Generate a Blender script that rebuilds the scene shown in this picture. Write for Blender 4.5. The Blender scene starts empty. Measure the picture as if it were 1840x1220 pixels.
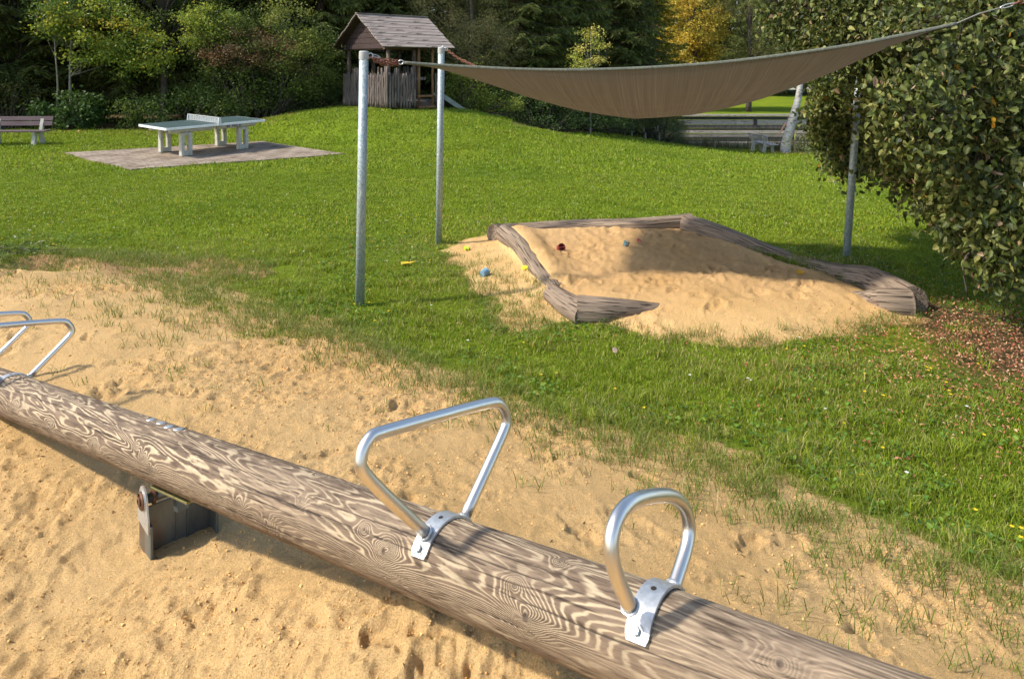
import bpy, math, random
import numpy as np
from mathutils import Vector, Matrix
random.seed(7); RNG = np.random.default_rng(11)
SC = bpy.context.scene
COL = SC.collection

# ------------------------------------------------------------------ camera, sky, sun, exposure
EYE = 2.25; F = 1300.0; CX = 920.0; CY = 120.0
cam_d = bpy.data.cameras.new('camera'); cam = bpy.data.objects.new('camera', cam_d); COL.objects.link(cam)
cam.location = (0, 0, EYE); cam.rotation_euler = (math.radians(90), 0, 0)
cam_d.sensor_width = 36; cam_d.lens = 36 * F / 1840
cam_d.shift_x = 0; cam_d.shift_y = -(610 - CY) / 1840
cam_d.clip_start = 0.05; cam_d.clip_end = 500
SC.camera = cam
cam_d.dof.use_dof = True; cam_d.dof.focus_distance = 3.8; cam_d.dof.aperture_fstop = 9
SUNV = Vector((2.3, 0.52, -2.3)).normalized()          # direction the light travels
world = bpy.data.worlds.new('World'); SC.world = world; world.use_nodes = True
wn = world.node_tree.nodes; wl = world.node_tree.links
bg = wn['Background']; sky = wn.new('ShaderNodeTexSky'); sky.sky_type = 'NISHITA'; sky.sun_disc = False
sky.sun_elevation = math.asin(-SUNV.z); sky.sun_rotation = math.atan2(-SUNV.x, -SUNV.y)
wl.new(sky.outputs[0], bg.inputs[0]); bg.inputs[1].default_value = 0.15
sd = bpy.data.lights.new('sun', 'SUN'); sd.energy = 3.3; sd.angle = math.radians(3.2); sd.color = (1, 0.94, 0.84)
sun = bpy.data.objects.new('sun', sd); COL.objects.link(sun); sun.rotation_euler = SUNV.to_track_quat('-Z', 'Y').to_euler()
SC.view_settings.view_transform = 'Standard'; SC.view_settings.look = 'None'
SC.view_settings.exposure = 0.86; SC.view_settings.gamma = 1.0

# ------------------------------------------------------------------ small maths
def S(a, b, x):
    t = np.clip((np.asarray(x, float) - a) / (b - a), 0, 1); return t * t * (3 - 2 * t)
def at(px, py, d): return np.array([(px - CX) / F * d, d, EYE - (py - CY) / F * d])
def hash2(ix, iy, seed):
    h = (ix.astype(np.int64) * 374761393 + iy.astype(np.int64) * 668265263 + seed * 1442695041) & 0xffffffff
    h = ((h ^ (h >> 13)) * 1274126177) & 0xffffffff
    return ((h ^ (h >> 16)) & 0xffff) / 65535.0
def vn(x, y, seed=0):
    x = np.asarray(x, float); y = np.asarray(y, float)
    ix = np.floor(x); iy = np.floor(y); fx = x - ix; fy = y - iy
    fx = fx * fx * fx * (fx * (fx * 6 - 15) + 10); fy = fy * fy * fy * (fy * (fy * 6 - 15) + 10)
    a = hash2(ix, iy, seed); b = hash2(ix + 1, iy, seed); c = hash2(ix, iy + 1, seed); d = hash2(ix + 1, iy + 1, seed)
    return (a + (b - a) * fx) * (1 - fy) + (c + (d - c) * fx) * fy - 0.5
def fbm(x, y, oct=4, seed=0, gain=0.5):
    s = 0; a = 1.0; f = 1.0
    for o in range(oct):
        s = s + a * vn(x * f + 17.3 * o, y * f - 9.1 * o, seed + o); a *= gain; f *= 2.03
    return s
def unit(v):
    v = np.asarray(v, float); return v / (np.linalg.norm(v, axis=-1, keepdims=True) + 1e-12)
def polydist(x, y, P):
    """signed distance to polygon, positive inside"""
    P = np.asarray(P, float)[:, :2]; n = len(P)
    d2 = np.full(x.shape, 1e18); ins = np.zeros(x.shape, bool)
    for i in range(n):
        a = P[i]; b = P[(i + 1) % n]; e = b - a
        t = np.clip(((x - a[0]) * e[0] + (y - a[1]) * e[1]) / (e @ e + 1e-12), 0, 1)
        d2 = np.minimum(d2, (x - a[0] - t * e[0]) ** 2 + (y - a[1] - t * e[1]) ** 2)
        c = ((a[1] > y) != (b[1] > y))
        with np.errstate(divide='ignore', invalid='ignore'):
            xi = (b[0] - a[0]) * (y - a[1]) / (b[1] - a[1] + 1e-15) + a[0]
        ins ^= (c & (x < xi))
    return np.where(ins, 1, -1) * np.sqrt(d2)
def smooth_path(pts, n, closed=False):
    """Catmull-Rom through pts, n samples per segment"""
    p = [np.asarray(q, float) for q in pts]; out = []
    P = [2 * p[0] - p[1]] + p + [2 * p[-1] - p[-2]]
    for i in range(1, len(P) - 2):
        for k in range(n):
            t = k / n
            out.append(0.5 * (2 * P[i] + (P[i + 1] - P[i - 1]) * t + (2 * P[i - 1] - 5 * P[i] + 4 * P[i + 1] - P[i + 2]) * t * t + (3 * P[i] - P[i - 1] - 3 * P[i + 1] + P[i + 2]) * t ** 3))
    out.append(p[-1]); return np.array(out)

# ------------------------------------------------------------------ terrain height
MX, MY = -3.7, 25.2            # centre of the grassy mound
def mound_s(x, y): return 0.61 * x + 0.79 * y
def H0(x, y):
    x = np.asarray(x, float); y = np.asarray(y, float)
    z = 0.42 * (1 - S(1.7, 4.7, mound_s(x, y)))
    z = z * S(-14, -7, x)
    al = (x - 0.954) * -0.789 + (y - 0.984) * 0.614; pr = (x - 0.954) * 0.614 + (y - 0.984) * 0.789
    z = z + 0.42 * S(3.0, 1.2, al) * np.exp(-((pr - 0.02) / 0.55) ** 2)  # sand heaped under the near beam, added to shrink its cast shadow
    yy = np.minimum(y, 44); z = z - 0.078 * (np.sqrt((np.maximum(yy - 10, 0)) ** 2 + 0.5) - 0.7) * S(-3, 12, x)
    r = np.hypot((x - MX) * np.where(x < MX, 1.0, 1.15), (y - MY))
    z = z + 0.03 * (np.clip(y, 11, 23.5) - 19.2) * S(11, 16, y) * S(-1, -5, x)
    z = z + 0.70 * (1 - S(1.9, 7.4, r)) * S(0.0, 1.8, -polydist(x, y, [(-12.1, 19.5), (-8.6, 16.4), (-4.4, 19.0), (-7.3, 21.1)]))
    bank = 34.4 + (14.3 - x) * 2.0                       # pond edge
    pond = S(0.5, 3.5, y - bank) * S(6, 9, x) * (y < 90)
    zw = -1.56 + 0.02 * (y - 57)
    z = np.where(y > 57.75, z * (1 - S(5, 8, x)) + zw * S(5, 8, x), z * (1 - pond) + (-3.6) * pond)
    z = z + 0.035 * fbm(x * 0.35, y * 0.35, 2, 5) * S(5, 9, y)
    return z
def gp(px, py, add=0.0):
    d = 6.0
    for i in range(60):
        q = at(px, py, d); e = q[2] - (float(H0(q[0], q[1])) + add)
        d += 0.6 * e / max((py - CY) / F, 0.02)
        d = min(max(d, 0.8), 120)
    return at(px, py, d)
SAND_A = [gp(*p)[:2] for p in [(1840, 1075), (1640, 1010), (1500, 945), (1250, 835), (1050, 775), (900, 715), (700, 640), (560, 600), (400, 548), (330, 515), (300, 503), (400, 500), (490, 490), (430, 478), (300, 470), (100, 471), (0, 476), (-700, 480)]] + [np.array([-14, 2.0]), np.array([-12, -3.0]), np.array([8, -3.0])]
PIT = [gp(*p, 0.1)[:2] for p in [(905, 422), (1060, 417), (1240, 410), (1320, 438), (1420, 474), (1540, 508), (1650, 552), (1560, 560), (1380, 580), (1200, 578), (1045, 562), (985, 515), (930, 450)]]
SPILL = [gp(*p)[:2] for p in [(885, 415), (830, 440), (780, 452), (820, 500), (860, 540), (930, 575), (1040, 592), (1110, 588), (1220, 606), (1300, 632), (1420, 632), (1510, 612), (1600, 560), (1500, 500), (1100, 480)]]
def ssmask(x, y):
    """0..1 sand amount; also signed distances"""
    nz = fbm(x * 1.6, y * 1.6, 4, 31) * 0.55
    da = polydist(x, y, SAND_A); dp = polydist(x, y, PIT); ds = polydist(x, y, SPILL)
    ma = S(-0.62, 0.05, da + nz)
    mp = S(-0.14, 0.02, dp + 0.25 * nz)
    ms = S(-0.12, 0.32, ds + nz * 0.9 + 0.06)
    return np.maximum(np.maximum(ma, mp), ms * 0.97), da, dp, ds
FOOT = []
for i in range(170):
    a = random.uniform(-0.95, 0.6); d = random.uniform(1.6, 8.5)
    FOOT.append((a * d, d, random.uniform(0, 3.14), random.uniform(0.06, 0.18), random.uniform(0.03, 0.10), random.uniform(0.008, 0.026)))
for i in range(46):
    u = random.random(); FOOT.append((random.uniform(0.5, 3.4), random.uniform(6.6, 9.4), random.uniform(0, 3.14), random.uniform(0.06, 0.16), random.uniform(0.04, 0.09), random.uniform(0.01, 0.03)))
def detail(x, y, m, dp):
    r = 0.035 * fbm(x * 1.5, y * 1.5, 3, 3)
    n1 = fbm(x * 7, y * 7, 3, 8); rid = 1 - np.abs(n1) * 3
    patch = np.maximum(S(-0.05, 0.25, fbm(x * 1.1, y * 1.1, 3, 77)), 0.75 * S(0, .25, dp) * S(6.3, 7.3, y))
    r = r + 0.010 * rid * (0.3 + patch)
    lump = fbm(x * 26, y * 26, 2, 12); r = r + (0.004 + 0.010 * patch) * lump
    r = r + 0.009 * np.maximum(fbm(x * 52, y * 52, 2, 41), 0.08) * (0.25 + patch)
    r = r + 0.010 * (0.3 - np.abs(fbm(x * 13, y * 13, 3, 47))) * (.5 + patch)
    for fx, fy, a, l, w, dep in FOOT:
        q = np.nonzero((np.abs(x - fx) < 0.6) & (np.abs(y - fy) < 0.6))
        if len(q[0]) == 0: continue
        xx = x[q] - fx; yy = y[q] - fy; c, s_ = math.cos(a), math.sin(a)
        u = (xx * c + yy * s_) / l; v = (-xx * s_ + yy * c) / w; rr = np.sqrt(u * u + v * v) + 0.9 * vn(x[q] * 16, y[q] * 16, 7) + 0.5 * vn(x[q] * 40, y[q] * 40, 9)
        r[q] += -dep * (1 - S(0.45, 1.0, rr)) + 0.5 * dep * np.exp(-((rr - 1.25) / 0.3) ** 2)
    big = 0
    r = r * (1 - 0.75 * np.exp(-(((x + 1.28) / .38) ** 2 + ((y - 2.78) / .30) ** 2)))
    hx, hy = -4.75, 7.0                                   # dug hollow left
    rr = np.hypot((x - hx) / 0.55, (y - hy) / 0.45); r = r - 0.16 * (1 - S(0.3, 1.1, rr)) + 0.05 * np.exp(-((rr - 1.3) / .35) ** 2)
    return r * m
RIDGES = [([(930, 436), (955, 470), (985, 505), (1003, 528)], 0.10, 0.13), ([(900, 424), (960, 418), (1040, 414)], 0.10, 0.11), ([(1395, 462), (1450, 482), (1500, 498)], 0.13, 0.16)]
RIDGES = [([gp(*q)[:2] for q in P_], a_, w_) for P_, a_, w_ in RIDGES]
def leftridge(x, y):
    out = 0
    for P_, amp, wd in RIDGES:
        d2 = np.full(np.shape(x), 1e9)
        for a, b in zip(P_[:-1], P_[1:]):
            e = b - a; t = np.clip(((x - a[0]) * e[0] + (y - a[1]) * e[1]) / (e @ e), 0, 1)
            d2 = np.minimum(d2, (x - a[0] - t * e[0]) ** 2 + (y - a[1] - t * e[1]) ** 2)
        out = out + amp * np.exp(-d2 / (2 * wd ** 2))
    return out * (1 + 0.5 * fbm(x * 2.2, y * 2.2, 2, 88))
def pit_rise(x, y, dp):
    back = S(7.2, 9.6, y) * S(3.0, 0.5, x) * 1.0
    lo = 0.07 + 0.05 * S(0, 0.5, dp)
    wall = 0.05 * (1 - S(0.0, 0.5, dp)) * S(7.0, 8.0, y)
    side = 0.0
    return (lo + wall + side + 0.06 * back + 0.03 * fbm(x * 1.9, y * 1.9, 3, 19) * S(0, .5, dp)) * S(-0.12, 0.1, dp) + leftridge(x, y)
def HT(x, y, full=False):
    m, da, dp, ds = ssmask(x, y)
    z = H0(x, y) + pit_rise(x, y, dp) + 0.03 * S(-0.1, 0.6, ds) * (1 - S(-.1, .1, dp)) + detail(x, y, S(0.2, 1, m), dp)
    return (z, m, da, dp, ds) if full else z
def HP(x, y): return float(HT(np.array([float(x)]), np.array([float(y)]))[0])

# ------------------------------------------------------------------ materials
def newmat(name):
    m = bpy.data.materials.new(name); m.use_nodes = True
    nt = m.node_tree; return m, nt.nodes, nt.links, nt.nodes['Principled BSDF']
def nd(nodes, typ, **kw):
    n = nodes.new(typ)
    for k, v in kw.items():
        if hasattr(n, k): setattr(n, k, v)
    return n
def ramp(nodes, stops):
    r = nodes.new('ShaderNodeValToRGB'); e = r.color_ramp.elements
    while len(e) < len(stops): e.new(0.5)
    for i, (p, c) in enumerate(stops):
        e[i].position = p; e[i].color = (*c, 1) if len(c) == 3 else c
    return r
def simple(name, c1, c2=None, scale=8, rough=0.7, metal=0.0, bump=0.15, bscale=None, stretch=(1, 1, 1), attr=None, spec=0.3, contrast=(0.35, 0.65), detail_=6, dist=0.01, spots=None):
    m, N, L, P = newmat(name)
    P.inputs['Roughness'].default_value = rough; P.inputs['Metallic'].default_value = metal
    P.inputs['Specular IOR Level'].default_value = spec
    if c2 is None: c2 = tuple(v * 0.75 for v in c1)
    tc = N.new('ShaderNodeTexCoord'); mp = N.new('ShaderNodeMapping'); mp.inputs['Scale'].default_value = stretch
    if attr:
        a = N.new('ShaderNodeAttribute'); a.attribute_name = attr; L.new(a.outputs['Vector'], mp.inputs[0])
    else: L.new(tc.outputs['Object'], mp.inputs[0])
    nz = N.new('ShaderNodeTexNoise'); nz.inputs['Scale'].default_value = scale; nz.inputs['Detail'].default_value = detail_; nz.inputs['Roughness'].default_value = 0.65
    L.new(mp.outputs[0], nz.inputs['Vector'])
    r = ramp(N, [(contrast[0], c2), (contrast[1], c1)]); L.new(nz.outputs[0], r.inputs[0])
    out = r.outputs[0]
    if spots:
        n2 = N.new('ShaderNodeTexNoise'); n2.inputs['Scale'].default_value = spots[1]; n2.inputs['Detail'].default_value = 4
        L.new(mp.outputs[0], n2.inputs['Vector'])
        r2 = ramp(N, [(spots[2], (0, 0, 0)), (spots[2] + 0.08, (1, 1, 1))]); L.new(n2.outputs[0], r2.inputs[0])
        mx = nd(N, 'ShaderNodeMixRGB'); L.new(r2.outputs[0], mx.inputs[0]); L.new(out, mx.inputs[1]); mx.inputs[2].default_value = (*spots[0], 1); out = mx.outputs[0]
    L.new(out, P.inputs['Base Color'])
    if bump:
        b = N.new('ShaderNodeBump'); b.inputs['Strength'].default_value = bump; b.inputs['Distance'].default_value = dist
        n3 = N.new('ShaderNodeTexNoise'); n3.inputs['Scale'].default_value = bscale or scale * 3; n3.inputs['Detail'].default_value = 5
        L.new(mp.outputs[0], n3.inputs['Vector']); L.new(n3.outputs[0], b.inputs['Height']); L.new(b.outputs[0], P.inputs['Normal'])
    return m
def leafmat(name, attr='col', trans=0.35, rough=0.5, spec=0.35):
    m, N, L, P = newmat(name)
    a = N.new('ShaderNodeAttribute'); a.attribute_name = attr
    L.new(a.outputs['Color'], P.inputs['Base Color']); P.inputs['Roughness'].default_value = rough; P.inputs['Specular IOR Level'].default_value = spec
    t = N.new('ShaderNodeBsdfTranslucent'); hs = N.new('ShaderNodeHueSaturation'); hs.inputs['Value'].default_value = 1.3; hs.inputs['Hue'].default_value = 0.485
    L.new(a.outputs['Color'], hs.inputs['Color']); L.new(hs.outputs[0], t.inputs[0])
    mx = N.new('ShaderNodeMixShader'); mx.inputs[0].default_value = trans
    L.new(P.outputs[0], mx.inputs[1]); L.new(t.outputs[0], mx.inputs[2]); L.new(mx.outputs[0], N['Material Output'].inputs[0])
    return m
M = {}
def woodmat(name, c1, c2, stretch, attr=None, scale=1.0, bump=0.5, crack=True, rough=0.8):
    """weathered timber: fibres and cracks run along the stretched axis"""
    m, N, L, P = newmat(name); P.inputs['Roughness'].default_value = rough; P.inputs['Specular IOR Level'].default_value = 0.2
    mp = N.new('ShaderNodeMapping'); mp.inputs['Scale'].default_value = stretch
    if attr:
        a = N.new('ShaderNodeAttribute'); a.attribute_name = attr; L.new(a.outputs['Vector'], mp.inputs[0])
    else:
        tc = N.new('ShaderNodeTexCoord'); L.new(tc.outputs['Object'], mp.inputs[0])
    n1 = N.new('ShaderNodeTexNoise'); n1.inputs['Scale'].default_value = scale; n1.inputs['Detail'].default_value = 8; n1.inputs['Roughness'].default_value = 0.7; n1.inputs['Distortion'].default_value = 0.4
    L.new(mp.outputs[0], n1.inputs['Vector'])
    r = ramp(N, [(0.3, c2), (0.5, tuple((a_ + b_) / 2 for a_, b_ in zip(c1, c2))), (0.68, c1)]); L.new(n1.outputs[0], r.inputs[0])
    n2 = N.new('ShaderNodeTexNoise'); n2.inputs['Scale'].default_value = scale * 2.2; n2.inputs['Detail'].default_value = 3; L.new(mp.outputs[0], n2.inputs['Vector'])
    cr = ramp(N, [(0.36, (0.12, 0.1, 0.09)), (0.42, (1, 1, 1))]); L.new(n2.outputs[0], cr.inputs[0])
    mx = nd(N, 'ShaderNodeMixRGB', blend_type='MULTIPLY'); mx.inputs[0].default_value = 0.85 if crack else 0.0
    L.new(r.outputs[0], mx.inputs[1]); L.new(cr.outputs[0], mx.inputs[2]); L.new(mx.outputs[0], P.inputs['Base Color'])
    ad = nd(N, 'ShaderNodeMath', operation='ADD'); L.new(n1.outputs[0], ad.inputs[0]); L.new(cr.outputs[0], ad.inputs[1])
    b = N.new('ShaderNodeBump'); b.inputs['Strength'].default_value = bump; b.inputs['Distance'].default_value = 0.012
    L.new(ad.outputs[0], b.inputs['Height']); L.new(b.outputs[0], P.inputs['Normal'])
    return m

def ground_mat():
    m, N, L, P = newmat('ground_surface'); P.inputs['Roughness'].default_value = 0.95; P.inputs['Specular IOR Level'].default_value = 0.1
    tc = N.new('ShaderNodeTexCoord'); a = N.new('ShaderNodeAttribute'); a.attribute_name = 'sandm'
    def noise(s, d=6, rgh=0.6):
        n = N.new('ShaderNodeTexNoise'); n.inputs['Scale'].default_value = s; n.inputs['Detail'].default_value = d; n.inputs['Roughness'].default_value = rgh
        L.new(tc.outputs['Object'], n.inputs['Vector']); return n
    # sand
    nl = noise(0.9, 5); rs = ramp(N, [(0.3, (0.72, 0.450, 0.180)), (0.7, (0.86, 0.570, 0.260))]); L.new(nl.outputs[0], rs.inputs[0])
    ng = noise(230, 4, 0.85); rg = ramp(N, [(0.36, (0.42, 0.36, 0.30)), (0.5, (0.98, 0.98, 0.98)), (0.68, (1.35, 1.3, 1.22))]); L.new(ng.outputs[0], rg.inputs[0])
    m1 = nd(N, 'ShaderNodeMixRGB', blend_type='MULTIPLY'); m1.inputs[0].default_value = 0.8; L.new(rs.outputs[0], m1.inputs[1]); L.new(rg.outputs[0], m1.inputs[2])
    nd_ = noise(38, 4, 0.7); rd = ramp(N, [(0.30, (0.5, 0.42, 0.36)), (0.37, (1, 1, 1))]); L.new(nd_.outputs[0], rd.inputs[0])
    m1b = nd(N, 'ShaderNodeMixRGB', blend_type='MULTIPLY'); m1b.inputs[0].default_value = 0.7; L.new(m1.outputs[0], m1b.inputs[1]); L.new(rd.outputs[0], m1b.inputs[2])
    # reddish damp band on the left, browner sand in the pit (attribute)
    a3 = N.new('ShaderNodeAttribute'); a3.attribute_name = 'damp'
    m1c = nd(N, 'ShaderNodeMixRGB', blend_type='MULTIPLY'); L.new(a3.outputs['Fac'], m1c.inputs[0]); L.new(m1b.outputs[0], m1c.inputs[1]); m1c.inputs[2].default_value = (0.66, 0.58, 0.64, 1)
    # turf soil and far grass
    ngf = noise(14, 8, 0.75); rgf = ramp(N, [(0.32, (0.07, 0.10, 0.008)), (0.5, (0.14, 0.20, 0.012)), (0.68, (0.21, 0.27, 0.025))]); L.new(ngf.outputs[0], rgf.inputs[0])
    ngl = noise(0.35, 4); rgl = ramp(N, [(0.35, (0.85, 0.9, 0.8)), (0.65, (1.25, 1.12, 0.9))]); L.new(ngl.outputs[0], rgl.inputs[0])
    m2 = nd(N, 'ShaderNodeMixRGB', blend_type='MULTIPLY'); m2.inputs[0].default_value = 1; L.new(rgf.outputs[0], m2.inputs[1]); L.new(rgl.outputs[0], m2.inputs[2])
    a2 = N.new('ShaderNodeAttribute'); a2.attribute_name = 'dirt'
    nb = noise(9, 7, 0.7); rb = ramp(N, [(0.3, (0.035, 0.022, 0.012)), (0.55, (0.12, 0.075, 0.038)), (0.75, (0.26, 0.19, 0.09))]); L.new(nb.outputs[0], rb.inputs[0])
    m3 = nd(N, 'ShaderNodeMixRGB'); L.new(a2.outputs['Fac'], m3.inputs[0]); L.new(m2.outputs[0], m3.inputs[1]); L.new(rb.outputs[0], m3.inputs[2])
    nm = noise(30, 6, 0.75); ad = nd(N, 'ShaderNodeMath', operation='MULTIPLY_ADD'); L.new(nm.outputs[0], ad.inputs[0]); ad.inputs[1].default_value = 1.2; ad.inputs[2].default_value = -0.6
    ad2 = nd(N, 'ShaderNodeMath', operation='ADD', use_clamp=True); L.new(ad.outputs[0], ad2.inputs[0]); L.new(a.outputs['Fac'], ad2.inputs[1])
    rm = ramp(N, [(0.3, (0, 0, 0)), (0.62, (1, 1, 1))]); L.new(ad2.outputs[0], rm.inputs[0])
    m4 = nd(N, 'ShaderNodeMixRGB'); L.new(rm.outputs[0], m4.inputs[0]); L.new(m3.outputs[0], m4.inputs[1]); L.new(m1c.outputs[0], m4.inputs[2])
    L.new(m4.outputs[0], P.inputs['Base Color'])
    # bump
    bn = noise(70, 7, 0.75); b = N.new('ShaderNodeBump'); b.inputs['Strength'].default_value = 1.0; b.inputs['Distance'].default_value = 0.02; L.new(bn.outputs[0], b.inputs['Height'])
    b2 = N.new('ShaderNodeBump'); b2.inputs['Strength'].default_value = 0.8; b2.inputs['Distance'].default_value = 0.006; L.new(ng.outputs[0], b2.inputs['Height']); L.new(b.outputs[0], b2.inputs['Normal'])
    L.new(b2.outputs[0], P.inputs['Normal'])
    return m

# ------------------------------------------------------------------ mesh helpers
def tag(o, label=None, cat=None, group=None, kind=None):
    if label: o['label'] = label
    if cat: o['category'] = cat
    if group: o['group'] = group
    if kind: o['kind'] = kind
    return o
def link(name, me, parent=None, loc=None):
    o = bpy.data.objects.new(name, me); COL.objects.link(o)
    if parent is not None: o.parent = parent
    if loc is not None: o.location = loc
    return o
def empty(name, loc, rz=0.0):
    o = bpy.data.objects.new(name, None); COL.objects.link(o); o.location = [float(v) for v in loc]; o.rotation_euler = (0, 0, rz); o.empty_display_size = 0.2
    return o
def copy_tree(o, parent=None):
    c = o.copy(); COL.objects.link(c)
    if parent is not None: c.parent = parent
    for ch in list(o.children): copy_tree(ch, c)
    return c
def fastmesh(name, V, Fc, mat, cols=None, attrs=None, smooth=False):
    """V (n,3), Fc (m,k) same sided faces"""
    V = np.ascontiguousarray(V, dtype=np.float32); Fc = np.ascontiguousarray(Fc, dtype=np.int32)
    me = bpy.data.meshes.new(name); m, k = Fc.shape
    me.vertices.add(len(V)); me.vertices.foreach_set('co', V.ravel())
    me.loops.add(m * k); me.loops.foreach_set('vertex_index', Fc.ravel())
    me.polygons.add(m); me.polygons.foreach_set('loop_start', np.arange(0, m * k, k, dtype=np.int32))
    me.polygons.foreach_set('use_smooth', np.full(m, smooth))
    me.update(calc_edges=True)
    if cols is not None:
        a = me.attributes.new('col', 'FLOAT_COLOR', 'POINT'); c = np.ones((len(V), 4), np.float32); c[:, :3] = cols; a.data.foreach_set('color', c.ravel())
    for k_, v in (attrs or {}).items():
        v = np.asarray(v, np.float32)
        if v.ndim == 1: a = me.attributes.new(k_, 'FLOAT', 'POINT'); a.data.foreach_set('value', v)
        else: a = me.attributes.new(k_, 'FLOAT_VECTOR', 'POINT'); a.data.foreach_set('vector', v.ravel())
    if mat: me.materials.append(mat)
    return me
class MB:
    def __init__(s): s.v = []; s.f = []; s.at = []
    def add(s, vs, fs, att=None):
        o = len(s.v); s.v += [tuple(map(float, q)) for q in vs]; s.f += [tuple(i + o for i in f) for f in fs]
        s.at += [tuple(map(float, q)) for q in (att if att is not None else vs)]; return s
    def box(s, c, size, rot=None, bev=0.0):
        hx, hy, hz = [v / 2 for v in size]; b = min(bev, hx * .9, hy * .9, hz * .9)
        if b <= 0:
            P = [(x, y, z) for x in (-hx, hx) for y in (-hy, hy) for z in (-hz, hz)]
            Fq = [(0, 1, 3, 2), (4, 6, 7, 5), (0, 4, 5, 1), (2, 3, 7, 6), (0, 2, 6, 4), (1, 5, 7, 3)]
        else:
            P = []; idx = {}
            for sx in (-1, 1):
                for sy in (-1, 1):
                    for sz in (-1, 1):
                        for ax in range(3):
                            p = [sx * (hx - b), sy * (hy - b), sz * (hz - b)]; p[ax] = (sx * hx, sy * hy, sz * hz)[ax]
                            idx[(sx, sy, sz, ax)] = len(P); P.append(tuple(p))
            Fq = []
            I = idx
            for ax in range(3):
                o1, o2 = [a for a in range(3) if a != ax]
                for sg in (-1, 1):
                    def K(a, b_, ax_=ax, sg_=sg, o1_=o1, o2_=o2, which=None):
                        t = [0, 0, 0]; t[ax_] = sg_; t[o1_] = a; t[o2_] = b_; return I[(*t, ax_ if which is None else which)]
                    Fq.append((K(-1, -1), K(1, -1), K(1, 1), K(-1, 1)))
                for a in (-1, 1):
                    for b_ in (-1, 1):
                        t0 = [0, 0, 0]; t0[ax] = -1; t0[o1] = a; t0[o2] = b_; t1 = list(t0); t1[ax] = 1
                        Fq.append((I[(*t0, o1)], I[(*t0, o2)], I[(*t1, o2)], I[(*t1, o1)]))
            for sx in (-1, 1):
                for sy in (-1, 1):
                    for sz in (-1, 1): Fq.append(tuple(I[(sx, sy, sz, a)] for a in range(3)))
        R = rot if rot is not None else Matrix.Identity(3)
        c = Vector([float(q) for q in c])
        s.add([R @ Vector(p) + c for p in P], Fq, P); return s
    def tube(s, path, rad, n=12, caps=True, jit=0.0, rfun=None):
        path = np.asarray(path, float); k = len(path); rad = np.full(k, rad, float) if np.isscalar(rad) else np.asarray(rad, float)
        T = np.gradient(path, axis=0); T = unit(T)
        ref = np.array([0, 0, 1.0]) if abs(T[0][2]) < 0.9 else np.array([1.0, 0, 0])
        U = unit(np.cross(T[0], ref)); vs = []; at_ = []; L = 0
        for i in range(k):
            if i: L += np.linalg.norm(path[i] - path[i - 1])
            U = unit(U - T[i] * (U @ T[i])); W = np.cross(T[i], U)
            for j in range(n):
                a = 2 * math.pi * j / n; r = rad[i]
                if jit: r *= 1 + jit * (random.random() - 0.5)
                if rfun: r *= rfun(L, a)
                vs.append(path[i] + (U * math.cos(a) + W * math.sin(a)) * r); at_.append((L, math.cos(a) * rad[i], math.sin(a) * rad[i]))
        fs = [(i * n + j, i * n + (j + 1) % n, (i + 1) * n + (j + 1) % n, (i + 1) * n + j) for i in range(k - 1) for j in range(n)]
        if caps: fs += [tuple(range(n - 1, -1, -1)), tuple((k - 1) * n + j for j in range(n))]
        s.add(vs, fs, at_); return s
    def cyl(s, a, b, r, n=16, r2=None): return s.tube([a, b], [r, r if r2 is None else r2], n)
    def lathe(s, prof, n=24, c=(0, 0, 0), rot=None):
        """prof list of (r,z)"""
        vs = []; R = rot if rot is not None else Matrix.Identity(3)
        for r, z in prof:
            for j in range(n): vs.append(R @ Vector((r * math.cos(2 * math.pi * j / n), r * math.sin(2 * math.pi * j / n), z)) + Vector(c))
        fs = [(i * n + j, i * n + (j + 1) % n, (i + 1) * n + (j + 1) % n, (i + 1) * n + j) for i in range(len(prof) - 1) for j in range(n)]
        fs += [tuple(range(n - 1, -1, -1)), tuple((len(prof) - 1) * n + j for j in range(n))]
        s.add(vs, fs); return s
    def build(s, name, mat, parent=None, world=False, smooth=False, attr=True):
        me = bpy.data.meshes.new(name)
        V = s.v
        if world and parent is not None:
            inv = Matrix.LocRotScale(parent.location, parent.rotation_euler, None).inverted(); V = [inv @ Vector(q) for q in V]
        me.from_pydata([tuple(q) for q in V], [], s.f); me.update()
        if smooth:
            for p in me.polygons: p.use_smooth = len(p.vertices) <= 4
        if attr:
            a = me.attributes.new('lc', 'FLOAT_VECTOR', 'POINT'); a.data.foreach_set('vector', np.array(s.at, np.float32).ravel())
        me.materials.append(mat)
        o = link(name, me, parent); return o
def autosmooth(o, ang=40):
    """edges sharper than ang stay sharp"""
    me = o.data
    for p in me.polygons: p.use_smooth = True
    try: me.set_sharp_from_angle(angle=math.radians(ang))
    except Exception: pass
    return o
def align(zdir, xdir=None):
    z = Vector([float(q) for q in zdir]).normalized(); x = Vector([float(q) for q in (xdir if xdir is not None else (1, 0, 0))])
    if abs(z.dot(x.normalized())) > 0.98: x = Vector((0, 1, 0))
    y = z.cross(x).normalized(); x = y.cross(z).normalized()
    return Matrix((x, y, z)).transposed()

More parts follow.
